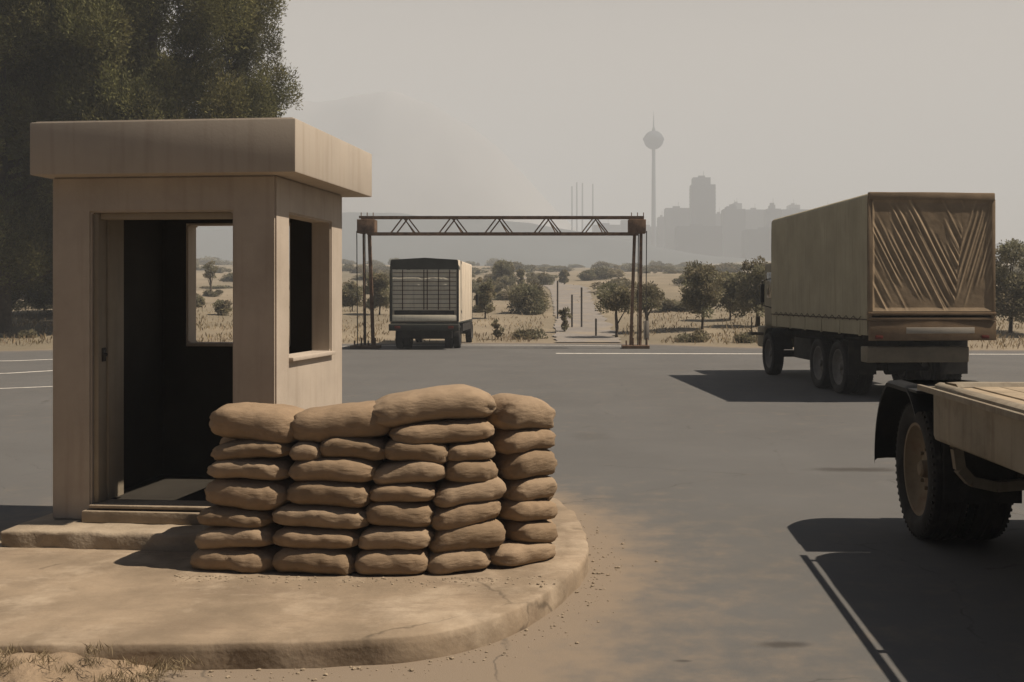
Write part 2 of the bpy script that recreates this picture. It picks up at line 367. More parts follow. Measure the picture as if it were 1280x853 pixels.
ts = np.linspace(-1, 1, 241); ts = np.sign(ts) * np.abs(ts) ** 1.25
P = np.array([[(t * (70 + .95 * max(y, 0)), y, rise(t * (70 + .95 * max(y, 0)), y)) for t in ts] for y in ys])
ground = tag(grid_mesh('ground', P, M['ground']), kind='structure')
bv = BVHTree.FromPolygons([tuple(v.co) for v in ground.data.vertices], [tuple(p.vertices) for p in ground.data.polygons])
def gz(x, y):
    h = bv.ray_cast(Vector((x, y, 2000)), Vector((0, 0, -1)))
    return h[0].z if h[0] else 0.0

ISL = [(-9, 5.0), (-6, 5.12), (-4, 5.18), (-2.9, 5.19), (-2.44, 5.21), (-1.69, 5.23), (-1.2, 5.26), (-.82, 5.34), (-.56, 5.5), (-.35, 5.76), (-.18, 6.1), (-.05, 6.48), (.05, 6.85), (.09, 7.2),
       (.08, 7.7), (.02, 8.2), (-.08, 8.7), (-.25, 9.2), (-.55, 9.65), (-1.0, 9.95), (-1.6, 10.1), (-2.4, 10.1), (-3.2, 9.95), (-3.8, 9.6), (-4.05, 9.0), (-4.1, 8.2), (-4.15, 7.6), (-4.4, 7.33), (-4.9, 7.2), (-5.6, 7.1), (-9, 6.9)]
def smooth_poly(p, n=3):
    for _ in range(n):
        q = []
        for a, b in zip(p, p[1:] + p[:1]):
            q += [(a[0] * .75 + b[0] * .25, a[1] * .75 + b[1] * .25), (a[0] * .25 + b[0] * .75, a[1] * .25 + b[1] * .75)]
        p = q
    return p
isl = smooth_poly(ISL, 3)
ia = np.array(isl); ib = np.roll(ia, -1, 0)
def isl_dist(x, y):
    p = np.array([x, y]); d = ib - ia
    t = np.clip(((p - ia) * d).sum(1) / (d * d).sum(1), 0, 1)
    return float(np.sqrt((((ia + d * t[:, None]) - p) ** 2).sum(1)).min())
# asphalt sheet up to its uneven far edge
sx = np.concatenate([np.linspace(-120, -12, 40), np.linspace(-11.5, -6, 14), np.linspace(-5.9, 3, 150), np.linspace(3.3, 14, 30), np.linspace(17, 120, 30)])
rows = []
nearY = np.concatenate([[-30, -10, 0, 3], np.linspace(4, 12, 110), np.linspace(12.5, 30, 30)])
for y in nearY: rows.append([(x, y, 0.0) for x in sx])
for s in np.linspace(.1, 1, 12): rows.append([(x, 30 + (edge(x) + .12 * fbm(x * .9, 0) - 30) * s, 0.0) for x in sx])
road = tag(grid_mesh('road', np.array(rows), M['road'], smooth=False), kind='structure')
at_d = road.data.attributes.new('dust', 'FLOAT', 'POINT')
dv = []
for v in road.data.vertices:
    x, y = v.co.x, v.co.y
    if -12 < x < 4 and 2 < y < 14:
        d = isl_dist(x, y); k = .85 * math.exp(-(d / .36) ** 1.2) + .34 * math.exp(-d / .9)
        if y < 6: k += .38 * math.exp(-max(0, x + .3) / .8) * min(1, (6 - y) / .8)
        dv.append(min(1.2, k + .16 * math.exp(-max(0, y - 5) / 4)))
    else:
        e = edge(x) - y
        dv.append(.75 * math.exp(-max(0, e) / .8) + .10)
at_d.data.foreach_set('value', dv)

def strip(name, pts, wd, mt, z=.004, parent=None):
    pts = [Vector((p[0], p[1], 0)) for p in pts]; bm = bmesh.new(); pr = None
    fine = []
    for a, b in zip(pts, pts[1:]):
        n = max(1, int((b - a).length / 1.0))
        fine += [a.lerp(b, k / n) for k in range(n)]
    fine.append(pts[-1])
    for i, p in enumerate(fine):
        d = (fine[min(i + 1, len(fine) - 1)] - fine[max(i - 1, 0)]).normalized(); n = Vector((-d.y, d.x, 0)) * wd / 2
        a, b = bm.verts.new((p.x + n.x, p.y + n.y, z)), bm.verts.new((p.x - n.x, p.y - n.y, z))
        if pr: bm.faces.new((pr[0], a, b, pr[1]))
        pr = (a, b)
    return tag(obj(name, bm, mt, parent), kind='structure')
strip('lane_line', [(-.67, 34.7), (6.2, 34.4), (14, 34.2), (40, 34)], .26, M['line'])
strip('lane_line', [(-30, 30), (-20, 30.2), (-16.6, 30.6), (-13, 34), (-10.5, 38.6), (-8, 40.4), (-4, 40.8), (-.5, 40.6), (2.2, 39.8)], .17, M['line'])
strip('lane_line', [(-30, 22), (-18, 24.5), (-14, 25.6), (-13, 27), (-11, 31)], .15, M['line'])
strip('lane_line', [(-30, 19.2), (-13, 20.6), (-9, 23)], .10, M['line'])

# side track climbing the slope
tr = []
for y in np.concatenate([np.linspace(42.6, 75, 60), np.linspace(76, 170, 60)]):
    l = float(np.interp(y, [42, 60, 100, 150, 170], [-.85, -1.2, -2.4, -6, -9])); r_ = float(np.interp(y, [42, 52, 70, 100, 150, 170], [1.9, 1.8, 1.3, 1.3, -2.2, -6]))
    tr.append([(x, y, gz(x, y) + .05) for x in np.linspace(l + .35 * fbm(y * .6, 1), r_ + .45 * fbm(y * .5, 7), 8)])
tag(grid_mesh('path', np.array(tr), M['path']), kind='structure')

# hills
def ridge(name, y0, depth, prof, mt, rough, nx=150, ny=26):
    x0, x1 = prof[0][0], prof[-1][0]
    G = []
    for j in range(ny):
        v = j / (ny - 1); y = y0 + (v - .5) * 2 * depth
        row = []
        for i in range(nx):
            px = x0 + (x1 - x0) * i / (nx - 1); x = (px - PX) / F * y0
            top = EYE + (PY - np.interp(px, [p[0] for p in prof], [p[1] for p in prof])) / F * y0
            s = max(0, 1 - abs(v - .5) * 2) ** 1.1
            base = gz(x, y) - 6
            n1 = 1 + rough * fbm(x / y0 * 7, y / y0 * 7, 1, 6) * (.4 + .6 * min(1, s * 3))
            row.append((x, y, base + max(0, (top - base)) * s * n1))
        G.append(row)
    return tag(grid_mesh(name, np.array(G), mt), kind='structure')
ridge('hills', 900, 200, [(-260, 262), (100, 266), (300, 258), (440, 256), (520, 266), (600, 272), (700, 282), (770, 300), (860, 318), (960, 325), (1100, 312), (1300, 300), (1600, 306)], M['hill'], .16)
ridge('mountain', 1300, 240, [(-300, 200), (100, 150), (300, 120), (400, 106), (455, 99), (490, 102), (540, 122), (585, 148), (625, 182), (670, 232), (720, 285), (770, 330)], M['mountain'], .10)

# ------------------------------------------------------------------ traffic island
bm = bmesh.new()
def ring(off, z, jit=0.0, seed=0):
    out = []
    n = len(isl)
    for i, p in enumerate(isl):
        a, b = Vector(isl[i - 1]), Vector(isl[(i + 1) % n]); d = (b - a).normalized(); nn = Vector((d.y, -d.x))
        j = jit * fbm(p[0] * 4, p[1] * 4, seed, 5)
        out.append(bm.verts.new((p[0] - nn.x * (off + j) * -1 * 1.0, p[1] - nn.y * (off + j) * -1, z + j * .5)))
    return out
rg = [ring(.006, -.02, .012, 1), ring(.004, .03, .018, 2), ring(.0, .085, .014, 3), ring(-.002, .122, .024, 3), ring(-.012, .133, .024, 3), ring(-.16, .135, .002, 6)]
for q, s in zip(rg, rg[1:]):
    for k in range(len(q)): bm.faces.new((q[k], q[(k + 1) % len(q)], s[(k + 1) % len(q)], s[k]))
f = bm.faces.new(rg[-1]); bmesh.ops.triangulate(bm, faces=[f])
tag(obj('pavement', bm, M['pavement'], smooth=50), kind='structure')

# earth heaped against the kerb at the bottom left, loose stones and dry grass
G = []
for y in np.linspace(3.6, 5.28, 46):
    row = []
    for x in np.linspace(-7.5, -1.0, 130):
        e = 5.17 + .02 * fbm(x * 3, 0)
        k = max(0, 1 - abs(y - 5.0) / .75) * max(0, min(1, (-2.05 - x) / .55))
        row.append((x, y, .012 + .125 * k * (.85 + .5 * fbm(x * 5, y * 5, 2)) + .02 * fbm(x * 14, y * 14, 4) * min(1, k * 4) - .02 * (1 - min(1, k * 6)) ))
    G.append(row)
tag(grid_mesh('dirt_verge', np.array(G), M['soil']), kind='structure')
bm = bmesh.new()
for k in range(900):
    i = random.randrange(len(isl)); p = isl[i]; a, b = Vector(isl[i - 1]), Vector(isl[(i + 1) % len(isl)]); d = (b - a).normalized()
    nn = Vector((d.y, -d.x)); o_ = abs(random.gauss(0, .14)) + .01
    x, y = p[0] + nn.x * o_ + random.uniform(-.1, .1), p[1] + nn.y * o_
    if not (-4 < x < .7 and 4.5 < y < 9) : continue
    s = random.choice((.003, .004, .004, .005, .006, .010)) * random.uniform(.6, 1.2)
    r_ = bmesh.ops.create_icosphere(bm, subdivisions=1, radius=s, matrix=Matrix.Translation((x, y, s * .4)) @ Matrix.Rotation(random.random() * 6, 4, 'Z') @ Matrix.Diagonal((1.3, 1, .65, 1)))
    for v in r_['verts']: v.co += Vector((random.uniform(-1, 1), random.uniform(-1, 1), 0)) * s * .2
for k in range(500):      # crumbs along the foot of the sandbags and on the slab
    x = random.uniform(-2.5, -.1); y = 6.42 + .06 * abs(x + 1) - abs(random.gauss(0, .10))
    s = random.choice((.003, .003, .004, .008)) * random.uniform(.6, 1.3)
    bmesh.ops.create_icosphere(bm, subdivisions=1, radius=s, matrix=Matrix.Translation((x, y, .134 + s * .35)) @ Matrix.Rotation(random.random() * 6, 4, 'Z') @ Matrix.Diagonal((1.4, 1, .6, 1)))
tag(obj('gravel', bm, M['stone']), 'loose gravel and crumbs strewn along the island kerb', 'gravel', kind='stuff')

def leaf_mesh(name, Pts, Dirs, sizes, tints, mt, parent=None, width=.4, loc=None):
    """many small leaf blades: a pointed quad along each direction"""
    n = len(Pts); Pts = np.asarray(Pts, float); D = np.asarray(Dirs, float); D /= np.linalg.norm(D, axis=1)[:, None] + 1e-9
    rng = np.random.default_rng(n)
    A = np.cross(D, rng.normal(size=(n, 3))); A /= np.linalg.norm(A, axis=1)[:, None] + 1e-9
    s = np.asarray(sizes)[:, None]
    V = np.stack([Pts - D * s * .5, Pts + A * s * width * .5, Pts + D * s * .5, Pts - A * s * width * .5], 1).reshape(-1, 3)
    me = bpy.data.meshes.new(name); me.vertices.add(4 * n); me.vertices.foreach_set('co', V.ravel())
    me.loops.add(4 * n); me.polygons.add(n)
    me.polygons.foreach_set('loop_start', np.arange(0, 4 * n, 4)); me.polygons.foreach_set('loop_total', np.full(n, 4))
    me.loops.foreach_set('vertex_index', np.arange(4 * n)); me.update(calc_edges=True); me.validate()
    ca = me.color_attributes.new('tint', 'FLOAT_COLOR', 'POINT')
    col = np.ones((n, 4)); col[:, :3] = np.asarray(tints); ca.data.foreach_set('color', np.repeat(col, 4, 0).ravel())
    me.materials.append(mt)
    return link(name, me, parent, loc)

rng = np.random.default_rng(3)
gp, gd, gs, gt = [], [], [], []
for k in range(60):      # tufts by the kerb
    x0 = -1.9 - abs(rng.normal(0, .75)); y0 = rng.uniform(4.85, 5.16)
    for b in range(rng.integers(10, 34)):
        h = rng.uniform(.025, .08); d = np.array([rng.normal(0, .5), rng.normal(0, .5), .8])
        z0 = .05 if x0 > -2.3 else .11
        gp.append((x0 + rng.normal(0, .025), y0 + rng.normal(0, .02), z0 + h * .35)); gd.append(d); gs.append(h); t = rng.uniform(.6, 1.25); gt.append((t, t * .97, t * .9))
leaf_mesh('grass', gp, gd, gs, gt, M['grass'], width=.07)
gr0 = bpy.data.objects['grass']; tag(gr0, 'tufts of dry grass in the dirt beside the kerb', 'grass', kind='stuff')
gp, gd, gs, gt = [], [], [], []
for k in range(20000):   # dry grass of the verge beyond the road
    px = rng.uniform(-60, 1340); y = 36 + rng.gamma(2.0, 7.5)
    x = (px - PX) / F * y
    if y < edge(x) + .25 or (-1.6 < x < 2.1 and y < 75): continue
    if fbm(x * .25, y * .25, 7) < -.12: continue
    h = rng.uniform(.08, .28); d = np.array([rng.normal(0, .45), rng.normal(0, .45), 1])
    gp.append((x, y, rise(x, y) + h * .4)); gd.append(d); gs.append(h); t = rng.uniform(.65, 1.25); gt.append((t, t * rng.uniform(.92, 1.0), t * rng.uniform(.8, 1)))
tag(leaf_mesh('grass', gp, gd, gs, gt, M['grass'], width=.22), 'dry yellow grass growing on the verge and slope beyond the road', 'grass', kind='stuff')

# ------------------------------------------------------------------ guard booth
TH = R(5.5); W_, D_, T_ = 1.687, 1.486, .17
bo = thing('guard_booth', 'flat roofed concrete guard booth with open doorway and glassless windows on the island', 'guard booth', (-3.82, 7.58, 0), -TH)
Z0, Z1 = .25, 2.745
bm = bmesh.new()
WZ0, WZ1 = 1.43, 2.487
xs_ = sorted({0, T_, .30, .39, 1.28, 1.363, W_ - T_, W_}); ys_ = sorted({0, T_, .265, 1.196, D_ - T_, D_}); zs_ = sorted({Z0, .35, WZ0, 1.485, WZ1, Z1})
def wall_full(x, y, z):
    inside = T_ < x < W_ - T_ and T_ < y < D_ - T_
    if inside: return z < .35 - 1e-6
    if y < T_ and .30 < x < 1.363 and .35 < z < WZ1: return False
    if y > D_ - T_ and 1e-6 + .39 < x < 1.28 and 1.485 < z < WZ1: return False
    if x > W_ - T_ and .265 < y < 1.196 and WZ0 < z < WZ1: return False
    return True
cells(bm, xs_, ys_, zs_, wall_full)
bmesh.ops.dissolve_limit(bm, angle_limit=.01, verts=bm.verts, edges=bm.edges)
sharp = [e for e in bm.edges if len(e.link_faces) == 2 and e.calc_face_angle(0) > .5]
bmesh.ops.bevel(bm, geom=sharp, offset=.012, segments=2, affect='EDGES', clamp_overlap=True)
bmesh.ops.subdivide_edges(bm, edges=[e for e in bm.edges if e.calc_length() > .5], cuts=2)
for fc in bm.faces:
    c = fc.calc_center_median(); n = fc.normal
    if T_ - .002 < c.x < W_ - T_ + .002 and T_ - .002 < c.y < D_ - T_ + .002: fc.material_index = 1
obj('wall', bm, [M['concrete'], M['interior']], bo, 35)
bm = bmesh.new()
bx(bm, -.075, W_ + .2, -.15, D_ + .205, Z1, 3.122, .012)
obj('roof', bm, M['roofing'], bo, 35)
bm = bmesh.new(); bx(bm, -.045, W_ + .17, -.12, D_ + .175, 3.1225, 3.132, .004); obj('roof_coping', bm, M['roofing'], bo, 35)
bm = bmesh.new()      # plinth with worn, uneven edges
bx(bm, -.16, W_ + .10, -.36, D_ + .12, .10, .2495, .03, 3)
bmesh.ops.subdivide_edges(bm, edges=[e for e in bm.edges if e.calc_length() > .4], cuts=24, use_grid_fill=True)
for v in bm.verts:
    k = fbm(v.co.x * 5, v.co.y * 5, v.co.z * 5, 4)
    if v.co.y < -.1: v.co.y += .03 * k + .035 * fbm(v.co.x * 1.6, 3)
    if v.co.z > .2 and v.co.y < -.05: v.co.z += .012 * k
obj('plinth', bm, M['plinth'], bo, 60)
bm = bmesh.new(); bx(bm, .31, 1.355, -.05, T_ + .02, .3505, .372, .006); bx(bm, .27, 1.39, -.075, -.003, .2502, .335, .01); obj('threshold', bm, M['plinth'], bo, 35)
bm = bmesh.new()      # door frame
bx(bm, .303, .340, .030, .135, .373, 2.485, .006); bx(bm, .303, .352, .143, .36, .373, 2.485, .006)
obj('door_frame', bm, M['door'], bo, 35)
bm = bmesh.new(); bx(bm, .341, 1.362, .05, .13, 2.44, 2.4855, .006)
obj('door_frame', bm, M['door'], bo, 35)
bm = bmesh.new(); bx(bm, .340, .350, .070, .115, 1.40, 1.50, .003); tube(bm, [(.350, .09, 1.45), (.370, .09, 1.45)], .012, 10); obj('lock', bm, M['iron'], bo, 35)
bm = bmesh.new(); bx(bm, W_ - T_ - .01, W_ + .035, .25, 1.21, 1.3975, 1.4275, .006); obj('window_sill', bm, M['concrete'], bo, 35)
bm = bmesh.new(); bx(bm, .38, 1.29, D_ - T_ - .012, D_ + .03, 1.455, 1.4825, .006); obj('window_sill', bm, M['concrete'], bo, 35)
bm = bmesh.new()
bx(bm, W_ - .10, W_ - .06, .268, .30, 1.4285, 2.485, .003)
obj('window_frame', bm, M['iron'], bo, 35)

# ------------------------------------------------------------------ sandbags: outlines read from the photograph, zoomed 2.56 times from (230, 470)
BAGS = {
 'leftmost': [(50, 315, 553, 640), (68, 305, 484, 560), (75, 300, 426, 490), (98, 350, 334, 430), (108, 350, 268, 338), (120, 358, 208, 272), (115, 395, 88, 210)],
 'second': [(312, 560, 553, 640), (315, 567, 488, 560), (312, 600, 418, 494), (355, 607, 338, 424), (365, 620, 264, 346), (370, 470, 212, 280), (455, 657, 198, 272), (370, 670, 86, 208)],
 'third': [(565, 780, 556, 640), (578, 792, 484, 566), (598, 795, 402, 490), (608, 800, 345, 410), (625, 835, 274, 352), (655, 845, 205, 284), (675, 970, 146, 222), (615, 974, 40, 150)],
 'fourth': [(775, 960, 556, 637), (790, 1008, 474, 568), (790, 992, 404, 490), (800, 1008, 334, 418), (830, 984, 268, 350), (828, 977, 214, 280)],
 'rightmost': [(930, 1182, 538, 626), (1000, 1172, 468, 546), (985, 1176, 398, 474), (995, 1172, 328, 408), (980, 1176, 240, 336), (968, 1172, 172, 250), (970, 1166, 64, 180)],
}
def wall_y(px):
    return float(np.interp(px, [230, 320, 440, 540, 620, 700], [6.62, 6.52, 6.44, 6.45, 6.58, 6.98]))
def bag_mesh(a, b, c, seed, tilt, ear):
    """a filled sack: a, b, c half length, half depth, half height"""
    rn = random.Random(seed)
    bm = bmesh.new(); nu, nv = 44, 26
    rings = []
    sag = rn.uniform(-.2, .2) * c; bend = -rn.uniform(.0, .38) * c; skew = rn.uniform(-.12, .12)
    for i in range(nu + 1):
        t = -1 + 2 * i / nu
        t = math.sin(t * math.pi / 2) ; s = abs(t)
        prof = max(0.0, 1 - s ** 4.4) ** .5             # plump middle, pinched ends
        ex = max(.10 if ear else .05, prof)
        ring = []
        for j in range(nv):
            an = 2 * math.pi * j / nv; ca, sa = math.cos(an), math.sin(an)
            e = .66
            yy = math.copysign(abs(ca) ** e, ca) * b * (.30 + .70 * ex); zz = math.copysign(abs(sa) ** e, sa) * c * ex
            xx = t * a
            q = Vector((xx, yy, zz))
            n1 = fbm(xx * 5 + seed * 3.1, yy * 5, zz * 5, 4); n2 = fbm(xx * 16, yy * 16 + seed, zz * 22, 3); n3 = fbm(xx * 3.2 + seed, yy * 13, zz * 26, 3)
            k = 1 + .075 * n1 + .012 * n2 + .035 * n3
            pucker = .085 * max(0, s - .6) / .4 * math.sin(an * 8 + seed + 2 * n1)     # gathers near the tied ends
            k += pucker
            zc = bend * (t * t - .4) + sag * math.sin(t * 2.2) + tilt * xx
            ring.append(bm.verts.new((xx + skew * zz + .01 * n2, yy * k, zz * k + zc)))
        rings.append(ring)
    for q, s_ in zip(rings, rings[1:]):
        for k in range(nv): bm.faces.new((q[k], q[(k + 1) % nv], s_[(k + 1) % nv], s_[k]))
    bm.faces.new(rings[0][::-1]); bm.faces.new(rings[-1])
    return bm
ORD = ['bottom', 'second', 'third', 'fourth', 'fifth', 'sixth', 'seventh', 'eighth']
k = 0
for stack, lst in BAGS.items():
    n = len(lst)
    for i, (x0, x1, y0, y1) in enumerate(lst):
        p0, p1 = 230 + x0 / 2.56, 230 + x1 / 2.56; q0, q1 = 470 + y0 / 2.56, 470 + y1 / 2.56
        pc = (p0 + p1) / 2
        top = (q0 < 512)
        yf = wall_y(pc) + .022 * i
        a = (p1 - p0) / 2 / F * (yf + .06) * (1.02 if x1 > 1150 else 1.15)
        b = .21 if not top else .23
        zb, zt = EYE - (q1 - PY) / F * (yf + .03), EYE - (q0 - PY) / F * (yf + .10)
        if i == 0: zb = .122
        c = (zt - zb) / 2 * (1.0 if top else 1.10)
        zc = (zt + zb) / 2 - (.022 if top else 0)
        sl_ = (wall_y(pc + 20) - wall_y(pc - 20)) / (40 / F * yf)
        rz = math.atan(sl_) + random.uniform(-.05, .05)
        tilt = random.uniform(-.04, .04) + (.09 if stack == 'fourth' and 0 < i < 4 else 0) + (-.10 if (stack == 'rightmost' and i == n - 1) else 0)
        bm = bag_mesh(a, b, c, k + 1, tilt, k % 4 == 1)
        if i == 0:
            for v in bm.verts: v.co.z = max(v.co.z, .131 - zc)
        o = obj('sandbag', bm, M['bags'][(k * 7 + i) % 3], None, 180, ((pc - PX) / F * (yf + b), yf + b, zc))
        o.rotation_euler = (0, 0, rz)
        size = 'plump' if c > .088 else ('flat' if c < .066 else 'filled')
        ln = 'short' if a < .21 else 'long' if a > .34 else 'tan'
        pos = 'top' if i == n - 1 else ('bottom' if i == 0 else ORD[i] + ' from the bottom')
        tag(o, '%s %s sandbag, %s of the %s stack in the sandbag wall' % (size, ln, pos, stack), 'sandbag', 'sandbags piled beside the guard booth')
        k += 1
# two bags of the row behind, their ends showing past the right end
for (px, py0, py1, wd, lab) in ((684, 600, 624, .2, 'sandbag end poking out behind the right end of the wall, the upper one'), (684, 645, 672, .2, 'sandbag end poking out behind the right end of the wall, the lower one')):
    y = 7.15; zt, zb = EYE - (py0 - PY) / F * y, EYE - (py1 - PY) / F * y
    o = obj('sandbag', bag_mesh(.24, .17, (zt - zb) / 2 * 1.25, 90 + py0, 0, False), M['bags'][0], None, 180, ((px - PX) / F * y - .2, y, (zt + zb) / 2))
    o.rotation_euler = (0, 0, .15); tag(o, lab, 'sandbag', 'sandbags piled beside the guard booth')
BACK = (('leftmost', 326, 6), ('second', 425, 6), ('third', 522, 7), ('fourth', 614, 7))
for j, (stack, px, n) in enumerate(BACK):      # the row behind, glimpsed through the joints
    for i in range(n):
        y = wall_y(px) + .58 + .015 * i; hh = .139
        o = obj('sandbag', bag_mesh(.268, .20, .082, 200 + 10 * j + i, 0, False), M['bags'][(i + j) % 3], None, 180, ((px - PX) / F * y + random.uniform(-.02, .02), y, .135 + .066 + hh * i * .98))
        o.rotation_euler = (0, 0, random.uniform(-.05, .05))
        tag(o, 'sandbag of the back row, %s, behind the %s stack' % ('topmost' if i == n - 1 else 'bottom' if i == 0 else ORD[i] + ' from the bottom', stack), 'sandbag', 'sandbags piled beside the guard booth')

# ------------------------------------------------------------------ wheels
def wheel(parent, x, y, rad, wd, side, rim_m, dual=False):
    """side -1: outer face looks to -x"""
    hubm = bmesh.new()
    lathe(hubm, [(-.10 * wd, .001), (-.10 * wd, rad * .13), (-.26 * wd, rad * .12), (-.31 * wd, rad * .09), (-.31 * wd, .001)], 20)
    for j in range(8):
        t = 2 * math.pi * j / 8; q = (math.cos(t) * rad * .28, math.sin(t) * rad * .28)
        tube(hubm, [(-.06 * wd, q[0], q[1]), (-.17 * wd, q[0], q[1])], rad * .028, 6)
    hub = obj('wheel', hubm, rim_m, parent, 40, (x, y, rad))
    if side > 0: hub.rotation_euler = (0, 0, math.pi)
    n = 2 if dual else 1
    for d in range(n):
        o_ = d * wd * 1.12
        t = bmesh.new(); h = wd / 2
        prof = [(-h * .62, rad * .64), (-h * .80, rad * .68), (-h * .98, rad * .76), (-h, rad * .84), (-h * .93, rad * .93), (-h * .80, rad * .985)]
        for g in (-.5, -.17, .17, .5): prof += [((g - .12) * h, rad), ((g - .045) * h, rad), ((g - .03) * h, rad * .972), ((g + .03) * h, rad * .972), ((g + .045) * h, rad), ((g + .12) * h, rad)]
        prof += [(-a, r_) for a, r_ in prof[:6][::-1]]
        prof.append(prof[0])
        lathe(t, prof, 56, 'X', (o_, 0, 0))
        for j in range(56):      # shoulder lugs
            an = 2 * math.pi * j / 56
            for sg in (-1, 1):
                box(t, Vector((o_ + sg * h * .82, math.cos(an) * rad * .945, math.sin(an) * rad * .945)), (h * .24, rad * .035, rad * .05), 0, Matrix.Rotation(an - math.pi / 2, 4, 'X'))
        obj('tyre', t, M['tyre'], hub, 35)
        r_ = bmesh.new()
        lathe(r_, [(-h * .66, rad * .675), (-h * .76, rad * .67), (-h * .74, rad * .63), (-h * .45, rad * .59), (-h * .10, rad * .50), (h * .05, rad * .40), (-h * .12, rad * .32), (-h * .20, rad * .20), (-h * .20, rad * .10), (h * .2, rad * .1), (h * .3, rad * .58), (h * .7, rad * .67)], 48, 'X', (o_, 0, 0))
        obj('rim', r_, rim_m, hub, 40)
    return hub

# ------------------------------------------------------------------ canvas covered cargo truck
TA = R(4.72); hw = 1.17; Lb = 6.35
ct = thing('cargo_truck', 'canvas covered cargo truck with slanting creases across its brown rear curtain', 'truck', (5.19 + hw * math.cos(TA), 18.5 + hw * math.sin(TA), 0), TA)
zb, zt = 1.19, 3.74
bm = bmesh.new()      # tarpaulin hood: rounded top edges, rippled sides
sec = [(-hw, 1.46)]
for q in np.linspace(0, 1, 26)[1:-1]: sec.append((-hw, 1.46 + (zt - .12 - 1.46) * q))
for q in range(7):
    an = math.pi - q * math.pi / 12; sec.append((-hw + .10 + .10 * math.cos(an), zt - .10 + .10 * math.sin(an)))
for q in np.linspace(-1, 1, 14)[1:-1]: sec.append((q * (hw - .12), zt + .012 * (1 - q * q)))
sec += [(-x, z) for x, z in sec[:33][::-1]]
rings = []
nyy = 90
for j in range(nyy + 1):
    y = Lb * j / nyy; row = []
    for (x, z) in sec:
        s = 1 if abs(x) > hw - .12 else .0
        e = min(1, (z - 1.46) / .3) * min(1, max(0, (zt - z)) / .25)
        rp = s * e * (.010 * math.sin(y * 2 * math.pi / 1.27) - .008 + .007 * fbm(y * 3.0, z * .6, x, 3) + .006 * fbm(y * 9, z * 1.2, 4 + x, 2))
        sag = -.016 * abs(math.sin(y * math.pi / 1.27)) if abs(x) < hw - .1 else 0
        row.append(bm.verts.new((x + math.copysign(rp, x), y, z + sag)))
    rings.append(row)
for a, b in zip(rings, rings[1:]):
    for q in range(len(sec) - 1): bm.faces.new((a[q], a[q + 1], b[q + 1], b[q]))
bm.faces.new(rings[-1])
tg = obj('tarpaulin', bm, M['tarp'], ct, 50)
bm = bmesh.new()      # rope hem and eyelets along the lower edge
for s in (-1, 1): tube(bm, [(s * (hw + .006), y, 1.475) for y in np.linspace(.02, Lb, 12)], .012, 6)
obj('hem', bm, M['strap'], tg, 40)
bm = bmesh.new()      # drop sides and floor
for s in (-1, 1): bx(bm, min(s * (hw - .04), s * (hw - .005)), max(s * (hw - .04), s * (hw - .005)), .06, Lb - .02, zb, 1.50, .006)
bx(bm, -hw + .045, hw - .045, .10, Lb - .03, zb + .02, zb + .10); bx(bm, -hw + .045, hw - .045, Lb - .09, Lb - .04, zb + .11, zt - .15)
for j in range(6):
    y = .4 + j * 1.1; bx(bm, -hw - .006, -hw + .03, y, y + .06, zb - .02, 1.44, .004); bx(bm, hw - .03, hw + .006, y, y + .06, zb - .02, 1.44, .004)
obj('side_board', bm, M['tarp'], ct, 35)
bm = bmesh.new()      # rear curtain drawn tight with slanting creases that meet in a V
nx, nz = 230, 150; gv = []; crease_light = []
cre = []
rr = random.Random(5)
for k in range(34):
    cre.append((-1.45 + k * .076 + rr.uniform(-.04, .04), -1, rr.uniform(.35, 1.0), rr.uniform(-.1, .45), rr.uniform(.6, 1.1)))
for k in range(15): cre.append((.45 + k * .075 + rr.uniform(-.03, .03), 1, rr.uniform(.4, 1.0), rr.uniform(-.1, .35), rr.uniform(.6, 1.1)))
for i in range(nx + 1):
    col = []
    for j in range(nz + 1):
        x = -hw + .07 + (2 * hw - .14) * i / nx; z = 1.62 + (zt - .12 - 1.62) * j / nz; v = j / nz
        d = .0
        for (c0, sg, am, v0, v1) in cre:
            # sg -1: runs down to the right, +1: down to the left
            xx = x - (c0 + (.5 - v) * 1.05) if sg < 0 else x - (c0 - (.5 - v) * .62)
            vx = .42 + (.02)
            vj = .42 + (v - .1) * .22
            side = (x < vj) if sg < 0 else (x > vj)
            if side and v0 < v < v1 + .0:
                fade = min(1, (v - v0) / .12, (v1 - v) / .12 + .0)
                d += .011 * am * max(0, fade) * (math.exp(-(xx / .018) ** 2) - .45 * math.exp(-((xx - .05) / .03) ** 2))
        crease_light.append(1 + max(-.2, min(.7, d * 46)))  # fold highlights and the shade beside them, painted as a colour multiplier
        d += .003 * fbm(x * 3, z * 3, 1, 3) - .02
        ed = min(1, min(i, nx - i) / 5, min(j, nz - j) / 5)
        col.append(bm.verts.new((x, -.045 - d * ed, z)))
    gv.append(col)
for a, b in zip(gv, gv[1:]):
    for j in range(nz): bm.faces.new((a[j], b[j], b[j + 1], a[j + 1]))
rcu = obj('rear_curtain', bm, M['tarpcrease'], ct, 60)
wa = rcu.data.color_attributes.new('crease_light', 'FLOAT_COLOR', 'POINT'); wa.data.foreach_set('color', np.repeat(np.array(crease_light)[:, None], 4, 1).ravel())
bm = bmesh.new()      # frame round the curtain
bx(bm, -hw - .004, -hw + .075, -.035, .05, 1.50, zt - .11, .012); bx(bm, hw - .075, hw + .004, -.035, .05, 1.50, zt - .11, .012)
bx(bm, -hw + .01, hw - .01, -.05, .05, zt - .135, zt + .004, .02)
obj('rear_frame', bm, M['tarprear'], ct, 40)
bm = bmesh.new()
bx(bm, -hw - .01, hw + .01, -.06, .04, 1.55, 1.605, .012); bx(bm, -hw - .01, hw + .01, -.05, .04, 1.455, 1.515, .012)
obj('tail_bar', bm, M['wood'], ct, 40)
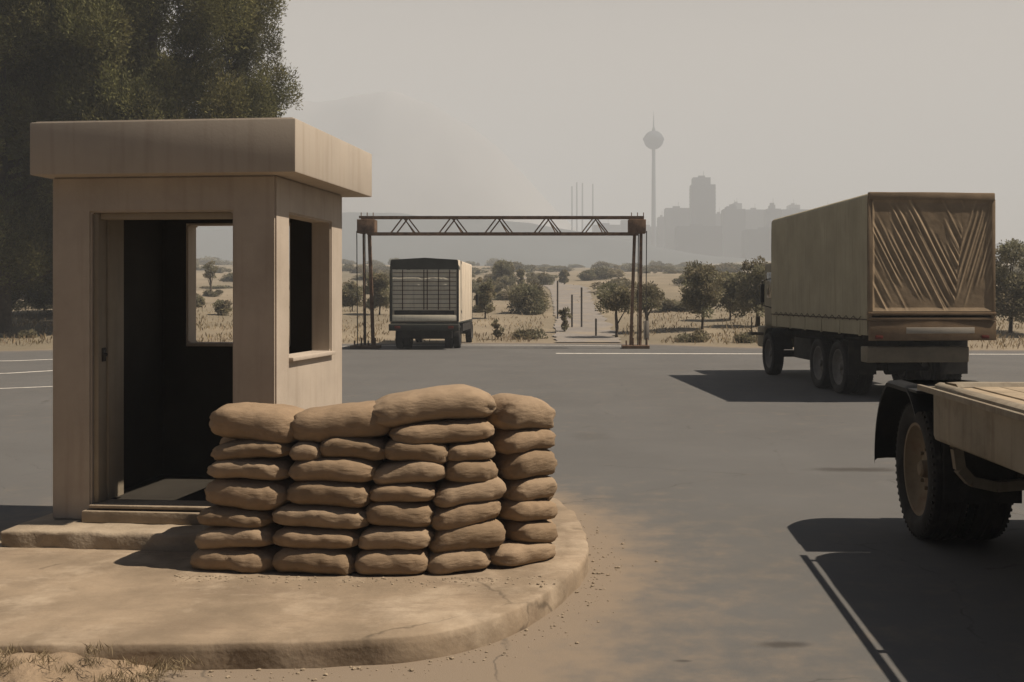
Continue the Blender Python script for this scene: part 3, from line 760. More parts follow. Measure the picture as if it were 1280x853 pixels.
bm = bmesh.new(); bx(bm, -hw + .02, hw + .02, -.03, .03, 1.10, 1.45, .008); obj('tailboard', bm, M['wood'], ct, 40)
bm = bmesh.new(); bx(bm, -.48, .78, -.045, -.032, 1.225, 1.335, .004); obj('plate', bm, M['plate'], ct, 40)
for s in (-1, 1):
    bm = bmesh.new(); bx(bm, s * .98 - .07, s * .98 + .07, -.052, -.032, 1.13, 1.19, .006); obj('tail_light', bm, M['lamp'], ct, 40)
bm = bmesh.new(); tube(bm, [(-hw - .014, .3 + .2 * k, (1.53, 1.45)[k % 2]) for k in range(30)], .006, 5)
obj('lacing_rope', bm, M['strap'], tg)
bm = bmesh.new(); bx(bm, -hw + .02, hw - .42, .10, .42, .70, .985, .03, 3); obj('bumper', bm, M['bumper'], ct, 40)
bm = bmesh.new()      # chassis rails, cross members, tanks, axles
for s in (-.42, .42): bx(bm, s - .05, s + .05, .3, 8.1, .86, 1.10)
for y in (.5, 1.6, 2.9, 4.2, 5.4): bx(bm, -1.05, 1.05, y, y + .1, 1.105, 1.185); bx(bm, -.37, .37, y + .02, y + .08, .9, 1.05)
for y in (1.75, 2.95, 6.55): tube(bm, [(-.95, y, .52), (.95, y, .52)], .085, 10)
lathe(bm, [(-.16, .001), (-.16, .16), (.16, .16), (.16, .001)], 16, 'X', (0, 1.75, .52)); lathe(bm, [(-.16, .001), (-.16, .16), (.16, .16), (.16, .001)], 16, 'X', (0, 2.95, .52))
bx(bm, .45, 1.0, 3.8, 5.0, .55, .98, .05)
bx(bm, -.95, -.48, 4.0, 5.3, .50, .98, .05)
tube(bm, [(-.05, .35, .72), (-.05, .2, .66)], .05, 8)
obj('chassis', bm, M['chassis'], ct, 35)
for y in (1.72, 2.95):
    for s in (-1, 1): wheel(ct, s * (hw - .15), y, .52, .27, s, M['rimgrey'], True)
for s in (-1, 1): wheel(ct, s * (hw - .11), 6.62, .52, .28, s, M['rimgrey'])
for s in (-1, 1):      # flaps behind the rear wheels, arches over the front pair
    bm = bmesh.new()
    c = s * (hw - .28); bx(bm, c - .27, c + .27, 1.03, 1.05, .42, 1.08); obj('mudflap', bm, M['chassis'], ct); bm = bmesh.new()
    an = np.linspace(R(10), R(170), 14)
    for a, b in zip(an, an[1:]):
        p = [(6.62 + .62 * math.cos(t), .54 + .60 * math.sin(t)) for t in (a, b)]
        v = [bm.verts.new((s * (hw - .02), *p[0])), bm.verts.new((s * (hw - .02), *p[1])), bm.verts.new((s * (hw - .42), *p[1])), bm.verts.new((s * (hw - .42), *p[0]))]
        bm.faces.new(v)
    bmesh.ops.remove_doubles(bm, verts=bm.verts, dist=.0005); bmesh.ops.solidify(bm, geom=bm.faces[:], thickness=.01)
    obj('mudguard', bm, M['chassis'], ct, 30)
bm = bmesh.new()      # cab, mostly hidden by the hood
bx(bm, -hw + .27, hw - .27, 6.5, 8.05, 1.10, 2.75, .12, 4); bx(bm, -hw + .12, hw - .12, 7.45, 8.15, .62, 1.15, .06, 3)
cb = obj('cab', bm, M['cab'], ct, 40)
bm = bmesh.new(); bx(bm, -hw + .42, hw - .42, 8.035, 8.06, 1.85, 2.55, .02); bx(bm, -hw + .262, -hw + .275, 6.85, 7.75, 1.85, 2.5, .004); obj('window', bm, M['glass'], cb, 40)
for s in (-1, 1):
    bm = bmesh.new(); bx(bm, s * (hw + .03) - .05, s * (hw + .03) + .05, 7.05, 7.13, 1.75, 2.2, .02)
    tube(bm, [(s * (hw - .28), 7.2, 2.35), (s * (hw + .03), 7.1, 2.28), (s * (hw + .03), 7.1, 1.68), (s * (hw - .28), 7.2, 1.6)], .014, 6); obj('mirror', bm, M['mirror'], cb, 40)
    bm = bmesh.new(); bx(bm, s * (hw + .05) - .17, s * (hw + .05) + .17, 7.5, 7.8, .93, 1.0, .01); tube(bm, [(s * (hw + .18), 7.55, .98), (s * (hw + .18), 7.55, 1.38)], .014, 6)
    bx(bm, s * (hw + .02) - .05, s * (hw + .02) + .05, 7.5, 7.56, 1.16, 1.40, .01); obj('step', bm, M['bumper'], cb, 40)

# ------------------------------------------------------------------ box truck under the gantry
fx0, fx1, fy = -6.62, -4.21, 37.2
bt = thing('box_truck', 'cream sided box truck seen from behind under the rusty gantry', 'truck', ((fx0 + fx1) / 2, fy, 0), R(.8))
h_ = (fx1 - fx0) / 2
bm = bmesh.new()
bx(bm, -h_ + .03, h_, .03, 5.6, .98, 3.22, .03)
for y in np.linspace(.9, 5.0, 6): bx(bm, h_ - .01, h_ + .012, y, y + .03, 1.05, 3.15)
obj('cargo_box', bm, M['boxwhite'], bt, 40)
bm = bmesh.new(); bx(bm, -h_ - .01, h_ + .015, -.04, 5.62, .93, .985, .01); obj('floor_rail', bm, M['darkgreen'], bt, 40)
bm = bmesh.new()      # dark canvas valance, slightly peaked
v = [(-h_ - .0, 3.22), (0, 3.29), (h_ - .02, 3.22), (h_ + .02, 2.86), (-h_ - .04, 2.86)]
a = [bm.verts.new((x, -.03, z)) for x, z in v]; b = [bm.verts.new((x * .995, .55, z)) for x, z in v]
bm.faces.new(a); bm.faces.new(b[::-1])
for q in range(5): bm.faces.new((a[q], a[(q + 1) % 5], b[(q + 1) % 5], b[q]))
bmesh.ops.bevel(bm, geom=bm.edges[:], offset=.02, segments=2, affect='EDGES')
obj('canvas_valance', bm, M['darkgreen'], bt, 40)
bm = bmesh.new(); nxx, nzz = 50, 40; gv = []
for i in range(nxx + 1):
    gv.append([bm.verts.new((-h_ + .06 + (2 * h_ - .12) * i / nxx, -.012 + .010 * math.sin(j * math.pi / 4) + .012 * fbm(i * .2, j * .15, 2), 1.42 + 1.45 * j / nzz)) for j in range(nzz + 1)])
for p, q in zip(gv, gv[1:]):
    for j in range(nzz): bm.faces.new((p[j], q[j], q[j + 1], p[j + 1]))
rc = obj('rear_curtain', bm, M['boxgrey'], bt, 60)
bm = bmesh.new()
for z in np.linspace(1.5, 2.75, 9): bx(bm, -h_ + .07, h_ - .07, -.042, -.034, z - .010, z + .010)
for x in (-.78, -.02, .10, .5, .9): bx(bm, x - .017, x + .017, -.053, -.044, 1.43, 2.86)
obj('lattice', bm, M['strap'], rc)
bm = bmesh.new(); bx(bm, -h_ - .04, -h_ + .05, -.05, .03, 1.0, 2.86, .01); obj('corner_post', bm, M['darkgreen'], bt, 40); bm = bmesh.new(); bx(bm, h_ - .05, h_ + .02, -.05, .03, 1.0, 2.86, .01); obj('corner_post', bm, M['darkgreen'], bt, 40)
bm = bmesh.new(); bx(bm, -h_ + .06, h_ - .06, -.045, .02, 1.03, 1.24, .01); obj('tailgate', bm, M['boxgrey'], bt, 40)
bm = bmesh.new(); bx(bm, -h_ + .12, h_ - .15, .0, .02, 1.25, 1.40, .004); obj('opening_shade', bm, M['chassis'], bt, 40)  # solid black panel painted for the shade of a gap over the tailgate
bm = bmesh.new(); bx(bm, -h_ - .06, h_ + .04, -.14, .12, .68, .925, .04, 3); obj('bumper', bm, M['darkgreen'], bt, 40)
for s in (-1, 1):
    bm = bmesh.new(); bx(bm, s * .95 - .10, s * .95 + .10, -.16, -.138, .76, .85, .006); obj('tail_light', bm, M['lamp'], bt, 40)
bm = bmesh.new()
for s in (-.42, .42): bx(bm, s - .05, s + .05, .13, 7.2, .62, .90)
bx(bm, -.95, .95, .2, .5, .42, .67); tube(bm, [(-.9, 1.2, .43), (.9, 1.2, .43)], .09, 8); tube(bm, [(-.9, 6.2, .43), (.9, 6.2, .43)], .08, 8)
bx(bm, .5, 1.02, 2.4, 3.6, .45, .88, .03); bx(bm, -1.02, -.5, 2.4, 3.6, .45, .88, .03)
bx(bm, h_ - .06, h_ - .02, 1.9, 5.2, .60, .90)
obj('chassis', bm, M['chassis'], bt, 35)
for s in (-1, 1): wheel(bt, s * (h_ - .16), 1.2, .43, .26, s, M['rimgrey'], True); wheel(bt, s * (h_ - .16), 6.2, .43, .26, s, M['rimgrey'])
bm = bmesh.new(); bx(bm, -h_ + .15, h_ - .12, 5.7, 7.4, .75, 2.55, .12, 4); cb = obj('cab', bm, M['darkgreen'], bt, 40)
bm = bmesh.new(); bx(bm, h_ - .118, h_ - .106, 6.0, 7.0, 1.6, 2.3, .004); obj('window', bm, M['glass'], cb)
bm = bmesh.new(); bx(bm, h_ + .04, h_ + .16, 6.9, 6.98, 1.55, 2.0, .02); tube(bm, [(h_ - .13, 7.0, 2.1), (h_ + .1, 6.94, 2.05), (h_ + .1, 6.94, 1.5)], .015, 6); obj('mirror', bm, M['mirror'], cb)

# ------------------------------------------------------------------ flatbed trailer at the right
ft = thing('flatbed_trailer', 'dirty flatbed trailer with black mudguard and dusty wheel at the right edge', 'trailer', (2.64, 7.6, 0), R(-2.2))
bm = bmesh.new()      # side and end body, rounded at the far corner
Y0, zb_, zt_ = -6.2, .845, 1.262
out = [(-.10, Y0)]
out += [(-.10, y) for y in np.linspace(Y0, -.30, 20)[1:]]
for q in range(1, 7):
    an = math.pi - q * math.pi / 12; out.append((.16 + .26 * math.cos(an), -.28 + .26 * math.sin(an)))
out += [(x, -.02) for x in np.linspace(.4, 2.0, 8)]
for q in range(1, 7):
    an = math.pi / 2 - q * math.pi / 12; out.append((2.14 + .26 * math.cos(an), -.28 + .26 * math.sin(an)))
out += [(2.40, Y0)]
lv = [(.06, zb_ - .0), (.012, zb_ + .015), (0, zb_ + .05), (0, zb_ + .18), (.0, zt_ - .05), (.008, zt_ - .015), (.035, zt_), (.075, zt_ - .002), (.085, zt_ - .03)]
rows_ = []
cx, cyy = 1.2, -3.2
for (ins, z) in lv:
    row = []
    for (x, y) in out:
        dx = (ins if x < .6 else (-ins if x > 1.8 else 0)); dy = -ins * 2.2 if y > -.5 and .1 < x < 2.3 or y > -.1 else 0
        k = .006 * fbm(y * 2.5, z * 4, x, 3) if ins < .01 else 0
        zz = z + (.03 * min(1, max(0, -y) / 2.0) if z < zb_ + .03 else 0)
        row.append(bm.verts.new((x + dx + k, y + dy, zz)))
    rows_.append(row)
for p, q in zip(rows_, rows_[1:]):
    for k in range(len(out) - 1): bm.faces.new((p[k], p[k + 1], q[k + 1], q[k]))
obj('side_panel', bm, M['trailer'], ft, 45)
bm = bmesh.new()
for j in range(12):
    x = .0 + j * .193; bx(bm, x, x + .180, Y0, -.10, 1.19, 1.232 + random.uniform(-.004, .004), .005)
obj('deck', bm, M['deck'], ft, 40)
bm = bmesh.new()      # rub rail standing off the side on short spools
bx(bm, -.182, -.15, Y0, -.12, 1.205, 1.245, .006)
for y in np.arange(-6.0, -.1, 1.9): bx(bm, -.15, -.101, y, y + .05, 1.205, 1.240)
obj('rub_rail', bm, M['trailer'], ft, 40)
bm = bmesh.new()
for s in (.55, 1.85): bx(bm, s - .06, s + .06, Y0 + .2, 1.2, .70, .895, .008)
for y in (-5.5, -4.0, -2.5, -1.0, -.3): bx(bm, .1, 2.3, y, y + .09, 1.09, 1.185); bx(bm, .62, 1.78, y, y + .08, .76, .88)
bx(bm, .35, 2.05, .95, 1.12, .66, .90, .01); bx(bm, .53, 1.87, -.018, 1.16, .97, 1.03, .01); bx(bm, .5, .6, .1, 1.0, .9, .99); bx(bm, 1.8, 1.9, .1, 1.0, .9, .99)  # hidden plate between the mudguards, added to fill the trailer's cast shadow
tube(bm, [(.1, .5, .53), (2.3, .5, .53)], .09, 12); tube(bm, [(.1, -4.6, .53), (2.3, -4.6, .53)], .09, 12)
for x in (.55, 1.85): bx(bm, x - .05, x + .05, -.2, 1.1, .58, .66, .02)
for x in (.55, 1.85): bx(bm, x - .05, x + .05, -5.2, -4.0, .58, .66, .02)
obj('chassis', bm, M['chassis'], ft, 35)
for x, s in ((.12, -1), (2.28, 1)):
    for y in (.5, -4.6): wheel(ft, x - .08 * s * -1 * 0 + (-.02 if s < 0 else .02), y, .535, .285, s, M['rim'], True)
for (xa, xb) in ((-.16, .52), (1.88, 2.56)):
    bm = bmesh.new(); an = np.linspace(R(-4), R(138), 24); pr = None      # mudguard over a far wheel: arch with a rolled lip
    for t in an:
        r_ = .67; c, s = math.cos(t), math.sin(t); fl = 1.0
        z = .56 + min(.645, r_ * s * 1.06); y = .5 + r_ * c * 1.02
        row = [(xa, y, z - .05), (xa - .004, y, z - .02), (xa + .02, y, z), (xa + .1, y, z + .006), (xb - .1, y, z + .006), (xb, y, z)]
        row = [bm.verts.new(p) for p in row]
        if pr:
            for k in range(5): bm.faces.new((pr[k], pr[k + 1], row[k + 1], row[k]))
        pr = row
    bmesh.ops.solidify(bm, geom=bm.faces[:], thickness=.012); bx(bm, xa + .005, xb - .005, -.016, .30, 1.168, 1.190, .006)  # flat shelf towards the body, added to close a gap in the shadow
    obj('mudguard', bm, M['trailer_rear_fender'], ft, 45)
bm = bmesh.new()      # curved bracket under the body in front of the wheel
pts = [(.10, -.22, .93), (.06, -.25, .80), (.08, -.25, .66), (.16, -.24, .57), (.34, -.22, .53), (.62, -.2, .55)]
for p, q in zip(pts, pts[1:]):
    bar(bm, p, q, .07)
obj('bracket', bm, M['trailer'], ft, 40)
bm = bmesh.new(); bx(bm, .0, .55, -.16, -.148, .40, .88, .003); obj('mudflap', bm, M['tyre'], ft)

# ------------------------------------------------------------------ gantry
GY = 38.2
gx0, gx1 = at(459, GY)[0], at(796, GY)[0]
ga = thing('gantry', 'rusty steel height gantry with a lattice beam across the road', 'gantry', ((gx0 + gx1) / 2, GY, 0))
hgx = (gx1 - gx0) / 2; zt_, zb_ = 4.80, 4.20
bm = bmesh.new()
for y in (-.22, .22):
    bar(bm, (-hgx - .25, y, zt_), (hgx + .25, y, zt_), .085); bar(bm, (-hgx + .05, y, zb_), (hgx + .05, y, zb_), .095)
for x in np.linspace(-hgx + .9, hgx - .9, 6):
    bar(bm, (x, -.22, zt_), (x, .22, zt_), .05); bar(bm, (x, -.22, zb_), (x, .22, zb_), .05)
obj('beam', bm, M['rust'], ga)
for px in (505, 565, 622, 683, 742):
    bm = bmesh.new(); c = at(px, GY)[0] - (gx0 + gx1) / 2
    for y in (-.22, .22):
        o_ = .12 if y > 0 else 0
        bar(bm, (c + o_, y, zt_), (c - .46 + o_, y, zb_), .045); bar(bm, (c + o_, y, zt_), (c + .46 + o_, y, zb_), .045)
    bar(bm, (c + .06, -.22, zt_ - .05), (c + .36, .22, zb_), .03)
    obj('lattice', bm, M['rust'], ga)
for s in (-1, 1):
    bm = bmesh.new(); bx(bm, s * hgx - .32, s * hgx + .32, -.3, .3, 4.22, 4.72, .02)
    for k in range(3): tube(bm, [(s * hgx - .2 + k * .22, -.1, 4.7), (s * hgx - .2 + k * .22, -.1, 4.98)], .016, 6)
    obj('junction_box', bm, M['rust'], ga, 40)
    bm = bmesh.new(); bar(bm, (s * hgx - s * .22, 0, .1), (s * hgx - s * .08, 0, 4.25), .115); obj('post', bm, M['rust'], ga)
    bm = bmesh.new(); bar(bm, (s * hgx + s * .12, .1, .1), (s * hgx + s * .16, .1, 4.25), .06 if s < 0 else .115); obj('post', bm, M['rust'], ga)
    bm = bmesh.new()
    for k in range(2): tube(bm, [(s * hgx + s * (.02 + .3 * k), -.16, .1), (s * hgx + s * (.05 + .3 * k), -.16, 4.3)], .018, 6)
    obj('cable', bm, M['iron'], ga)
    bm = bmesh.new(); bx(bm, s * hgx - .55, s * hgx + .45, -.4, .4, .002, .12, .02)
    for k in range(4): tube(bm, [(s * hgx - .4 + .25 * k, -.3, .1), (s * hgx - .4 + .25 * k, -.3, .30 + .1 * (k % 2))], .03, 6)
    obj('base', bm, M['rust'], ga)

# ------------------------------------------------------------------ posts and small sign by the side track
for (px, y, h, lab) in ((697, 58, 2.15, 'thin dark post at the left edge of the side track, the tallest'), (715, 52, 1.65, 'thin dark post in the middle of the side track'), (727, 52, 2.0, 'thin dark post on the right side of the side track'), (745, 47, .8, 'short thin stake at the track near the gantry foot')):
    x = at(px, y)[0]; z = gz(x, y); bm = bmesh.new(); tube(bm, [(0, 0, -.1), (0, 0, h)], .045, 8); tube(bm, [(0, 0, h), (0, 0, h + .03)], [.06, .03], 8)
    tag(obj('post', bm, M['paintpost'], None, 40, (x, y, z)), lab, 'post', 'posts along the side track')
x, y = at(808, 41.0); t = thing('marker_board', 'small pale marker board standing beside the right gantry post', 'marker', (x, y, 0))
bm = bmesh.new(); bx(bm, -.11, .11, -.015, .015, .2, .95, .008); obj('panel', bm, M['sign'], t, 40)
bm = bmesh.new(); tube(bm, [(0, .03, 0), (0, .03, .9)], .025, 8); obj('stake', bm, M['paintpost'], t, 40)

# ------------------------------------------------------------------ trees
def crown_pts(clumps, dens, size, rng, up=.25, shell=.55, tint=(.7, 1.25)):
    P, D, S, T = [], [], [], []
    for (cx, cy, cz, rx, ry, rz) in clumps:
        n = int(dens * rx * ry * rz ** .8) + 30
        u = rng.normal(size=(n, 3)); u /= np.linalg.norm(u, axis=1)[:, None]
        r = (shell + (1 - shell) * rng.random(n) ** .7)[:, None] * (1 + .16 * rng.normal(size=(n, 1)).clip(-1.5, 2))
        p = u * r
        P.append(p * (rx, ry, rz) + (cx, cy, cz)); d = u + rng.normal(size=(n, 3)) * .55; d[:, 2] += up
        D.append(d); S.append(size * rng.uniform(.55, 1.35, n))
        b = rng.uniform(*tint); hue = rng.uniform(.93, 1.06)
        t = b * rng.uniform(.75, 1.25, n); T.append(np.stack([t * hue, t, t * rng.uniform(.8, 1.1, n)], 1))
    return np.concatenate(P), np.concatenate(D), np.concatenate(S), np.concatenate(T)
def tree(name, x, y, h, wd, label, cat='tree', group=None, seed=1, bottom=.25, mt=None, size=.22, dens=420, trunk_r=None, lean=0.0, nclump=26):
    rng = np.random.default_rng(seed); z0 = gz(x, y)
    t = thing(name, label, cat, (x, y, z0), 0, group)
    cl = []
    for k in range(nclump):
        v = rng.random() ; zc = h * (bottom + (1 - bottom) * (.12 + .78 * v))
        prof = math.sin(math.pi * min(1, .16 + .80 * (1 - v) ** .85 if v > .4 else .45 + v * 1.0)) ** .7
        an = rng.random() * 6.283; rr = wd / 2 * prof * rng.random() ** .5 * .78
        s = wd * rng.uniform(.12, .22)
        cl.append((rr * math.cos(an) + lean * v, rr * math.sin(an), zc, s, s, s * rng.uniform(.7, 1.0)))
    p, d, s, ti = crown_pts(cl, dens, size, rng)
    leaf_mesh('crown', p, d, s, ti, mt or M['leaf'], t, width=.5)
    bm = bmesh.new(); tr_ = trunk_r or h * .022
    tube(bm, [(0, 0, -.2), (.02 * h, 0, h * .2), (.0, .01 * h, h * .45), (lean * .5 + .02 * h, 0, h * .8)], [tr_ * 1.35, tr_, tr_ * .75, tr_ * .25], 9)
    for k in range(7):
        c = cl[rng.integers(len(cl))]; b0 = h * rng.uniform(.2, .5)
        tube(bm, [(0, 0, b0), ((c[0]) * .5, c[1] * .5, (b0 + c[2]) / 2), (c[0], c[1], c[2])], [tr_ * .5, tr_ * .32, tr_ * .1], 6)
    obj('trunk', bm, M['trunk'], t, 60)
    return t
def conifer(x, y, h, wd, label, seed, zlow=3.0, lean=0.0):
    """an old spreading cypress: upright plumes of needles on rising limbs"""
    rng = np.random.default_rng(seed); z0 = gz(x, y)
    t = thing('conifer_tree', label, 'tree', (x, y, z0), 0, 'large conifers behind the guard booth')
    cl = []; limbs = []
    for k in range(340):
        v = rng.random() ** 1.15; zc = zlow + (h - zlow) * v
        env = (wd / 2) * (min(1, .72 + v * .9) if v < .35 else max(.06, 1 - ((v - .35) / .65) ** 2.2))
        an = rng.random() * 6.283; rr = env * rng.random() ** .38 * .93
        s = rng.uniform(.55, 1.15); hh = s * rng.uniform(1.15, 1.9)
        cx, cy = rr * math.cos(an), rr * math.sin(an)
        cl.append((cx, cy, zc, s, s, hh))
        # side sprays that feather the plume
        for q in range(3):
            a2 = an + rng.normal(0, .7); o_ = s * .8
            cl.append((cx + o_ * math.cos(a2), cy + o_ * math.sin(a2), zc + rng.uniform(-.6, .7) * hh, s * .42, s * .42, s * .75))
        if k % 9 == 0: limbs.append((cx, cy, zc))
    p, d, s, ti = crown_pts(cl, 1500, .155, rng, up=.75, shell=.35, tint=(.5, 1.5))
    leaf_mesh('crown', p, d, s, ti, M['conifer'], t, width=.30)
    bm = bmesh.new(); r0 = .42
    tube(bm, [(0, 0, -.3), (.1, 0, 2), (0, .15, h * .4), (.1, 0, h * .92)], [r0 * 1.4, r0, r0 * .7, .05], 12)
    for (cx, cy, zc) in limbs:
        b0 = max(1.6, zc - rng.uniform(.35, .7) * math.hypot(cx, cy))
        tube(bm, [(0, 0, b0), (cx * .5, cy * .5, b0 + (zc - b0) * .35), (cx, cy, zc)], [.14, .09, .03], 6)
    obj('trunk', bm, M['trunk'], t, 60)
    return t
conifer(-19.4, 47.5, 21.0, 13.0, 'huge dark conifer rising right behind the guard booth roof', 11, 7.6)
conifer(-25.3, 45.5, 22.0, 12.5, 'huge dark conifer at the left edge, its trunk showing beside the road', 12, 2.9)
conifer(-27.6, 58.0, 20.0, 11.5, 'huge dark conifer filling the gap between the two nearer conifers', 13, 1.6)

SPEC = [  # px, distance, top y, width px, kind, label
 (877, 49, 331, 62, 'tree', 'olive green tree left of the canvas truck, first of the row of three'),
 (912, 54, 341, 56, 'tree', 'lower olive green tree in the middle of the row left of the canvas truck'),
 (945, 50, 322, 54, 'tree', 'tallest olive green tree touching the front of the canvas truck'),
 (1262, 46, 302, 84, 'tree', 'dark green tree showing to the right of the canvas truck'),
 (1345, 44, 300, 90, 'tree', 'dark green tree at the far right edge of the photo'),
 (770, 46, 358, 52, 'small', 'small round tree on a thin trunk left of the right gantry post'),
 (808, 49, 358, 48, 'small', 'small round tree just right of the right gantry post'),
 (474, 62, 342, 36, 'tree', 'hazy tree between the left gantry post and the box truck'),
 (440, 66, 352, 30, 'tree', 'low hazy tree between the booth and the left gantry post'),
 (606, 60, 345, 30, 'tree', 'narrow grey green tree beside the right side of the box truck'),
 (630, 120, 327, 28, 'tree', 'small round hazy tree on the rise right of the box truck'),
 (651, 105, 334, 12, 'tree', 'thin upright hazy tree on the rise right of the box truck'),
 (660, 66, 356, 58, 'tree', 'broad low grey green tree on the slope right of the box truck'),
 (705, 130, 338, 14, 'tree', 'tiny round tree high on the slope under the gantry beam'),
 (735, 150, 340, 20, 'tree', 'tiny flat tree high on the slope left of the right gantry post'),
 (263, 88, 326, 18, 'small', 'round topped tree on a pale trunk seen through the booth window'),
 (277, 60, 377, 26, 'bush', 'round bush on the sand seen through the booth window'),
 (246, 66, 372, 22, 'bush', 'bush at the left jamb seen through the booth window'),
 (12, 58, 318, 70, 'tree', 'grey green tree below the conifers at the left edge'),
 (55, 62, 330, 60, 'tree', 'grey green tree below the conifers against the booth wall'),
 (36, 43, 415, 26, 'bush', 'small dry bush on the sand left of the booth'),
 (622, 45.5, 399, 16, 'bush', 'upright bushy shrub by the road right of the box truck'),
 (662, 46, 419, 44, 'bush', 'low spreading bush at the road edge left of the side track'),
 (868, 43, 421, 48, 'bush', 'low dark bush at the road edge right of the gantry'),
 (930, 42, 423, 40, 'bush', 'low dark bush at the road edge in front of the row of trees'),
 (705, 50, 383, 18, 'bush', 'dark little bush at the head of the side track'),
]
for i, (px, y, ty, wp, kind, lab) in enumerate(SPEC):
    x = at(px, y)[0]; z0 = gz(x, y); top = EYE - (ty - PY) / F * y; h = max(.25, top - z0); wd = wp / F * y
    if kind == 'bush': tree('bush', x, y, h, wd, lab, 'bush', 'bushes and small trees beyond the road', 100 + i, .02, M['scrub'], .08 + .001 * y, 4200 / max(.5, wd), .03, 0, 20)
    elif kind == 'small': tree('olive_tree', x, y, h, wd, lab, 'tree', 'bushes and small trees beyond the road', 100 + i, .48, M['leaf'], .13, 3000, .08, 0, 30)
    else: tree('broadleaf_tree', x, y, h, wd, lab, 'tree', 'bushes and small trees beyond the road', 100 + i, .10, M['leaf'], .085 + .0010 * y, 2600 / max(.6, wd / 3.0), None, 0, 44)
# scrub on the slope: three bushes, copied
protos = []
for k in range(4):
    rng = np.random.default_rng(60 + k)
    cl = [(rng.normal(0, .42), rng.normal(0, .42), rng.uniform(.25, .75), rng.uniform(.22, .42), rng.uniform(.22, .42), rng.uniform(.2, .38)) for _ in range(11)]
    p, d, s, ti = crown_pts(cl, 9000, .12, rng, tint=(.6, 1.3))
    protos.append(leaf_mesh('scrub_bush', p, d, s, ti, M['scrub'], None, width=.5))
rs = random.Random(21); n = 0; used = []
while n < 230:
    px = rs.uniform(-40, 1330); y = 60 + 420 * rs.random() ** 1.5; x = at(px, y)[0]
    if y < edge(x) + 9 or abs(px - 720) < 45 and y < 130: continue
    if fbm(x * .03, y * .02, 11) < -.10 and rs.random() < .75: continue
    o = protos[n] if n < 4 else protos[n % 4].copy()
    if n >= 4: C.objects.link(o)
    s = rs.uniform(.4, 1.2) * (1 + y / 160); o.location = (x, y, gz(x, y) - .08); o.rotation_euler = (0, 0, rs.random() * 6.28); o.scale = (s * rs.uniform(.9, 2.6), s, s * rs.uniform(.4, 1.0))
    near = 'near' if y < 85 else 'far'
    tag(o, 'grey green scrub bush on the dry slope, %s' % ('nearer belt beyond the road' if near == 'near' else 'hazy belt higher up'), 'scrub bush', 'scrub bushes on the %s slope' % near)
    n += 1

# ------------------------------------------------------------------ the city in the haze
def base_z(x, y): return gz(x, y) - 1.0
def block(px0, px1, ty, y, label, mt, steps=(), group='city buildings in the haze'):
    y *= 1.3; steps = [(a, b, c * 1.3) for a, b, c in steps]
    x0, x1 = at(px0, y)[0], at(px1, y)[0]; xc = (x0 + x1) / 2; z0 = base_z(xc, y); top = EYE + (PY - ty) / F * y
    t = thing('tower_block', label, 'building', (xc, y, z0), 0, group)
    wv = x1 - x0; dp = max(18, wv * .7); H = top - z0
    st = [s for s in steps]; bm = bmesh.new()
    Hm = H - sum(s[2] for s in st)
    nfl = max(3, int(Hm / 3.6)); 
    bx(bm, -wv / 2, wv / 2, -dp / 2, dp / 2, 0, Hm)
    obj('wall', bm, mt, t)
    bm = bmesh.new()
    for k in range(1, nfl): bx(bm, -wv / 2 - .25, wv / 2 + .25, -dp / 2 - .25, dp / 2 + .25, k * Hm / nfl - .45, k * Hm / nfl + .45)
    obj('floor_bands', bm, mt, t)
    z = Hm
    for (a, b, hh) in st:
        bm = bmesh.new(); bx(bm, -wv / 2 + a * wv, -wv / 2 + b * wv, -dp / 2 + 1, dp / 2 - 1, z + .002, z + hh); obj('setback', bm, mt, t); z += hh
    bm = bmesh.new(); bx(bm, -wv * .18, wv * .1, -2, 2, z + .002, z + 2.4); tube(bm, [(wv * .05, 0, z + 2), (wv * .05, 0, z + 7)], .2, 5); obj('roof_plant', bm, mt, t)
    return t
block(863, 893, 223, 800, 'tallest square tower block in the hazy skyline, with a stepped top', M['citydark'], ((.08, .80, 5.5),))
block(831, 862, 261, 830, 'broad block in the haze just left of the tallest block', M['city'])
block(903, 930, 259, 780, 'broad block in the haze just right of the tallest block', M['citydark'], ((.15, .6, 2.0),))
block(931, 954, 263, 850, 'paler block second to the right of the tallest block', M['city'])
block(957, 974, 257, 790, 'narrow block third to the right of the tallest block', M['citydark'], ((.3, .6, 3.0),))
block(975, 1012, 263, 830, 'wide pale block touching the canvas truck hood', M['city'])
block(1016, 1050, 262, 810, 'wide block standing behind the canvas truck roof edge', M['city'])
block(893, 904, 268, 860, 'low narrow block wedged right of the tallest block', M['city'])
block(822, 832, 272, 870, 'low narrow block right of the broadcast tower', M['city'])
block(775, 806, 296, 880, 'lowest wide block left of the broadcast tower', M['city'])
block(745, 770, 301, 900, 'lowest block further left of the broadcast tower', M['city'])
for a_ in ((838, 850, 268, 940, 'narrow paler block rising between the tower and the tallest block, behind the broad one'), (915, 926, 255, 930, 'slim paler block peeping over the broad block right of the tallest'), (985, 998, 257, 930, 'slim pale block peeping over the wide block beside the canvas truck'), (798, 822, 284, 900, 'low wide block at the foot of the broadcast tower'), (845, 900, 284, 720, 'long low pale slab block in front of the tallest block'), (930, 985, 288, 700, 'long low pale slab block left of the canvas truck'), (742, 775, 282, 880, 'hazy block left of the broadcast tower, taller than its low neighbours'), (776, 800, 276, 900, 'hazy block just left of the broadcast tower shaft'), (802, 816, 285, 880, 'narrow hazy block touching the broadcast tower shaft'), (700, 742, 303, 860, 'long low shed below the four chimneys')):
    block(*a_, M['city'])
tx, ty_ = at(817, 1120); z0 = base_z(tx, ty_); k = ty_ / F
tt = thing('broadcast_tower', 'slender broadcast tower with a round pod and antenna in the haze', 'tower', (tx, ty_, z0))
zc = EYE + (PY - 175) * k - z0
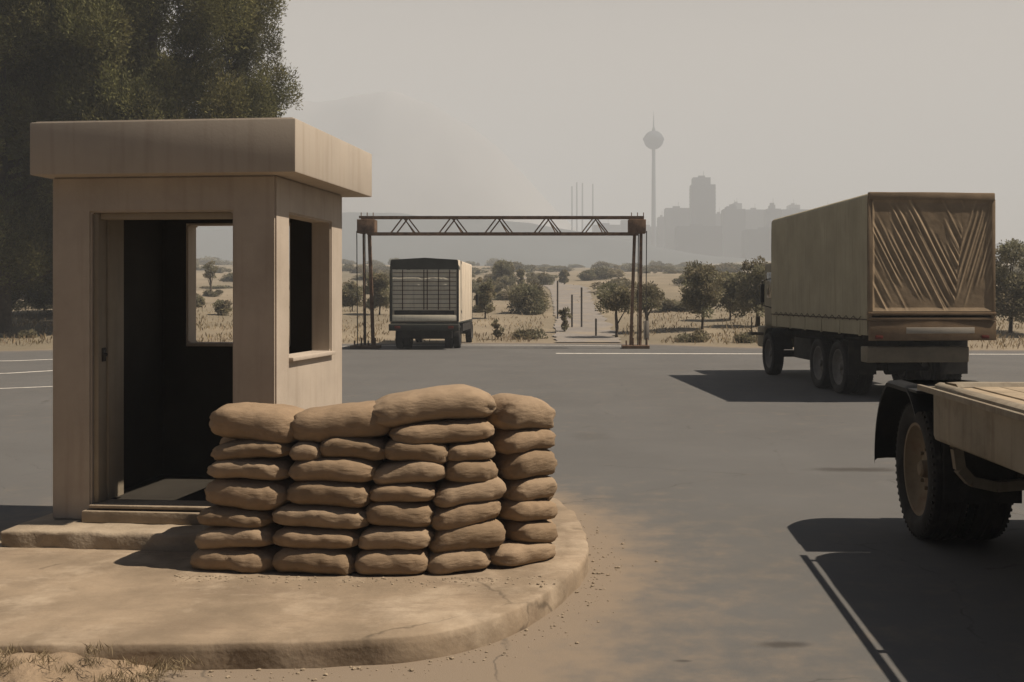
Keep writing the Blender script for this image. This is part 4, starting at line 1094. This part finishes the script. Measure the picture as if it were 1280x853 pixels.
bm = bmesh.new(); lathe(bm, [(0, 6 * k), (12, 3.6 * k), (40, 2.9 * k), (zc - 11 * k, 2.1 * k), (zc - 6 * k, 2.1 * k)], 16, 'Z'); obj('shaft', bm, M['tower'], tt, 50)
bm = bmesh.new(); lathe(bm, [(zc + 12 * k * math.sin(a) * (.95 if a > 0 else 1), max(.05, 12.4 * k * math.cos(a))) for a in np.linspace(-math.pi / 2, math.pi / 2, 22)], 32, 'Z')
pod = obj('pod', bm, M['tower'], tt, 60)
bm = bmesh.new(); lathe(bm, [(zc - .5 * k, 12.2 * k), (zc - .5 * k, 13.2 * k), (zc + 2 * k, 13.2 * k), (zc + 2 * k, 12.1 * k)], 32, 'Z'); obj('gallery', bm, M['tower'], pod, 40)
bm = bmesh.new(); lathe(bm, [(zc + 10 * k, 2.2 * k), (zc + 15 * k, 1.6 * k), (zc + 15 * k, .9 * k), (zc + 28 * k, .5 * k), (zc + 36 * k, .15 * k)], 12, 'Z'); obj('antenna', bm, M['tower'], tt, 40)
for i, (px, ty, lab) in enumerate(((715, 233, 'thin hazy chimney left of the broadcast tower, the leftmost of four'), (721, 228, 'thin hazy chimney, second from the left of four'), (728, 229, 'thin hazy chimney, third from the left of four'), (741, 230, 'thin hazy chimney standing apart, the rightmost of four'))):
    y = 1250 + 20 * i; x = at(px, y)[0]; z0 = base_z(x, y); k = y / F; h = EYE + (PY - ty) * k - z0
    bm = bmesh.new(); lathe(bm, [(0, 1.7 * k), (h * .5, 1.1 * k), (h, .8 * k), (h, .6 * k), (h - 3, .6 * k)], 12, 'Z')
    tag(obj('chimney', bm, M['tower'], None, 40, (x, y, z0)), lab, 'chimney', 'chimneys in the haze')

# ------------------------------------------------------------------ dusty air
bm = bmesh.new(); bx(bm, -6200, 6200, -60, 5900, -3, 300)
hz = bpy.data.materials.new('dusty_air'); hz.use_nodes = True; n_ = hz.node_tree.nodes; n_.remove(n_['Principled BSDF'])
pv = n_.new('ShaderNodeVolumePrincipled'); pv.inputs['Density'].default_value = .00115; pv.inputs['Color'].default_value = (.70, .755, .82, 1); pv.inputs['Anisotropy'].default_value = 0.0
hz.node_tree.links.new(pv.outputs[0], n_['Material Output'].inputs['Volume'])
tag(obj('haze', bm, hz), 'pale dusty haze lying over the plain', 'haze', kind='stuff')
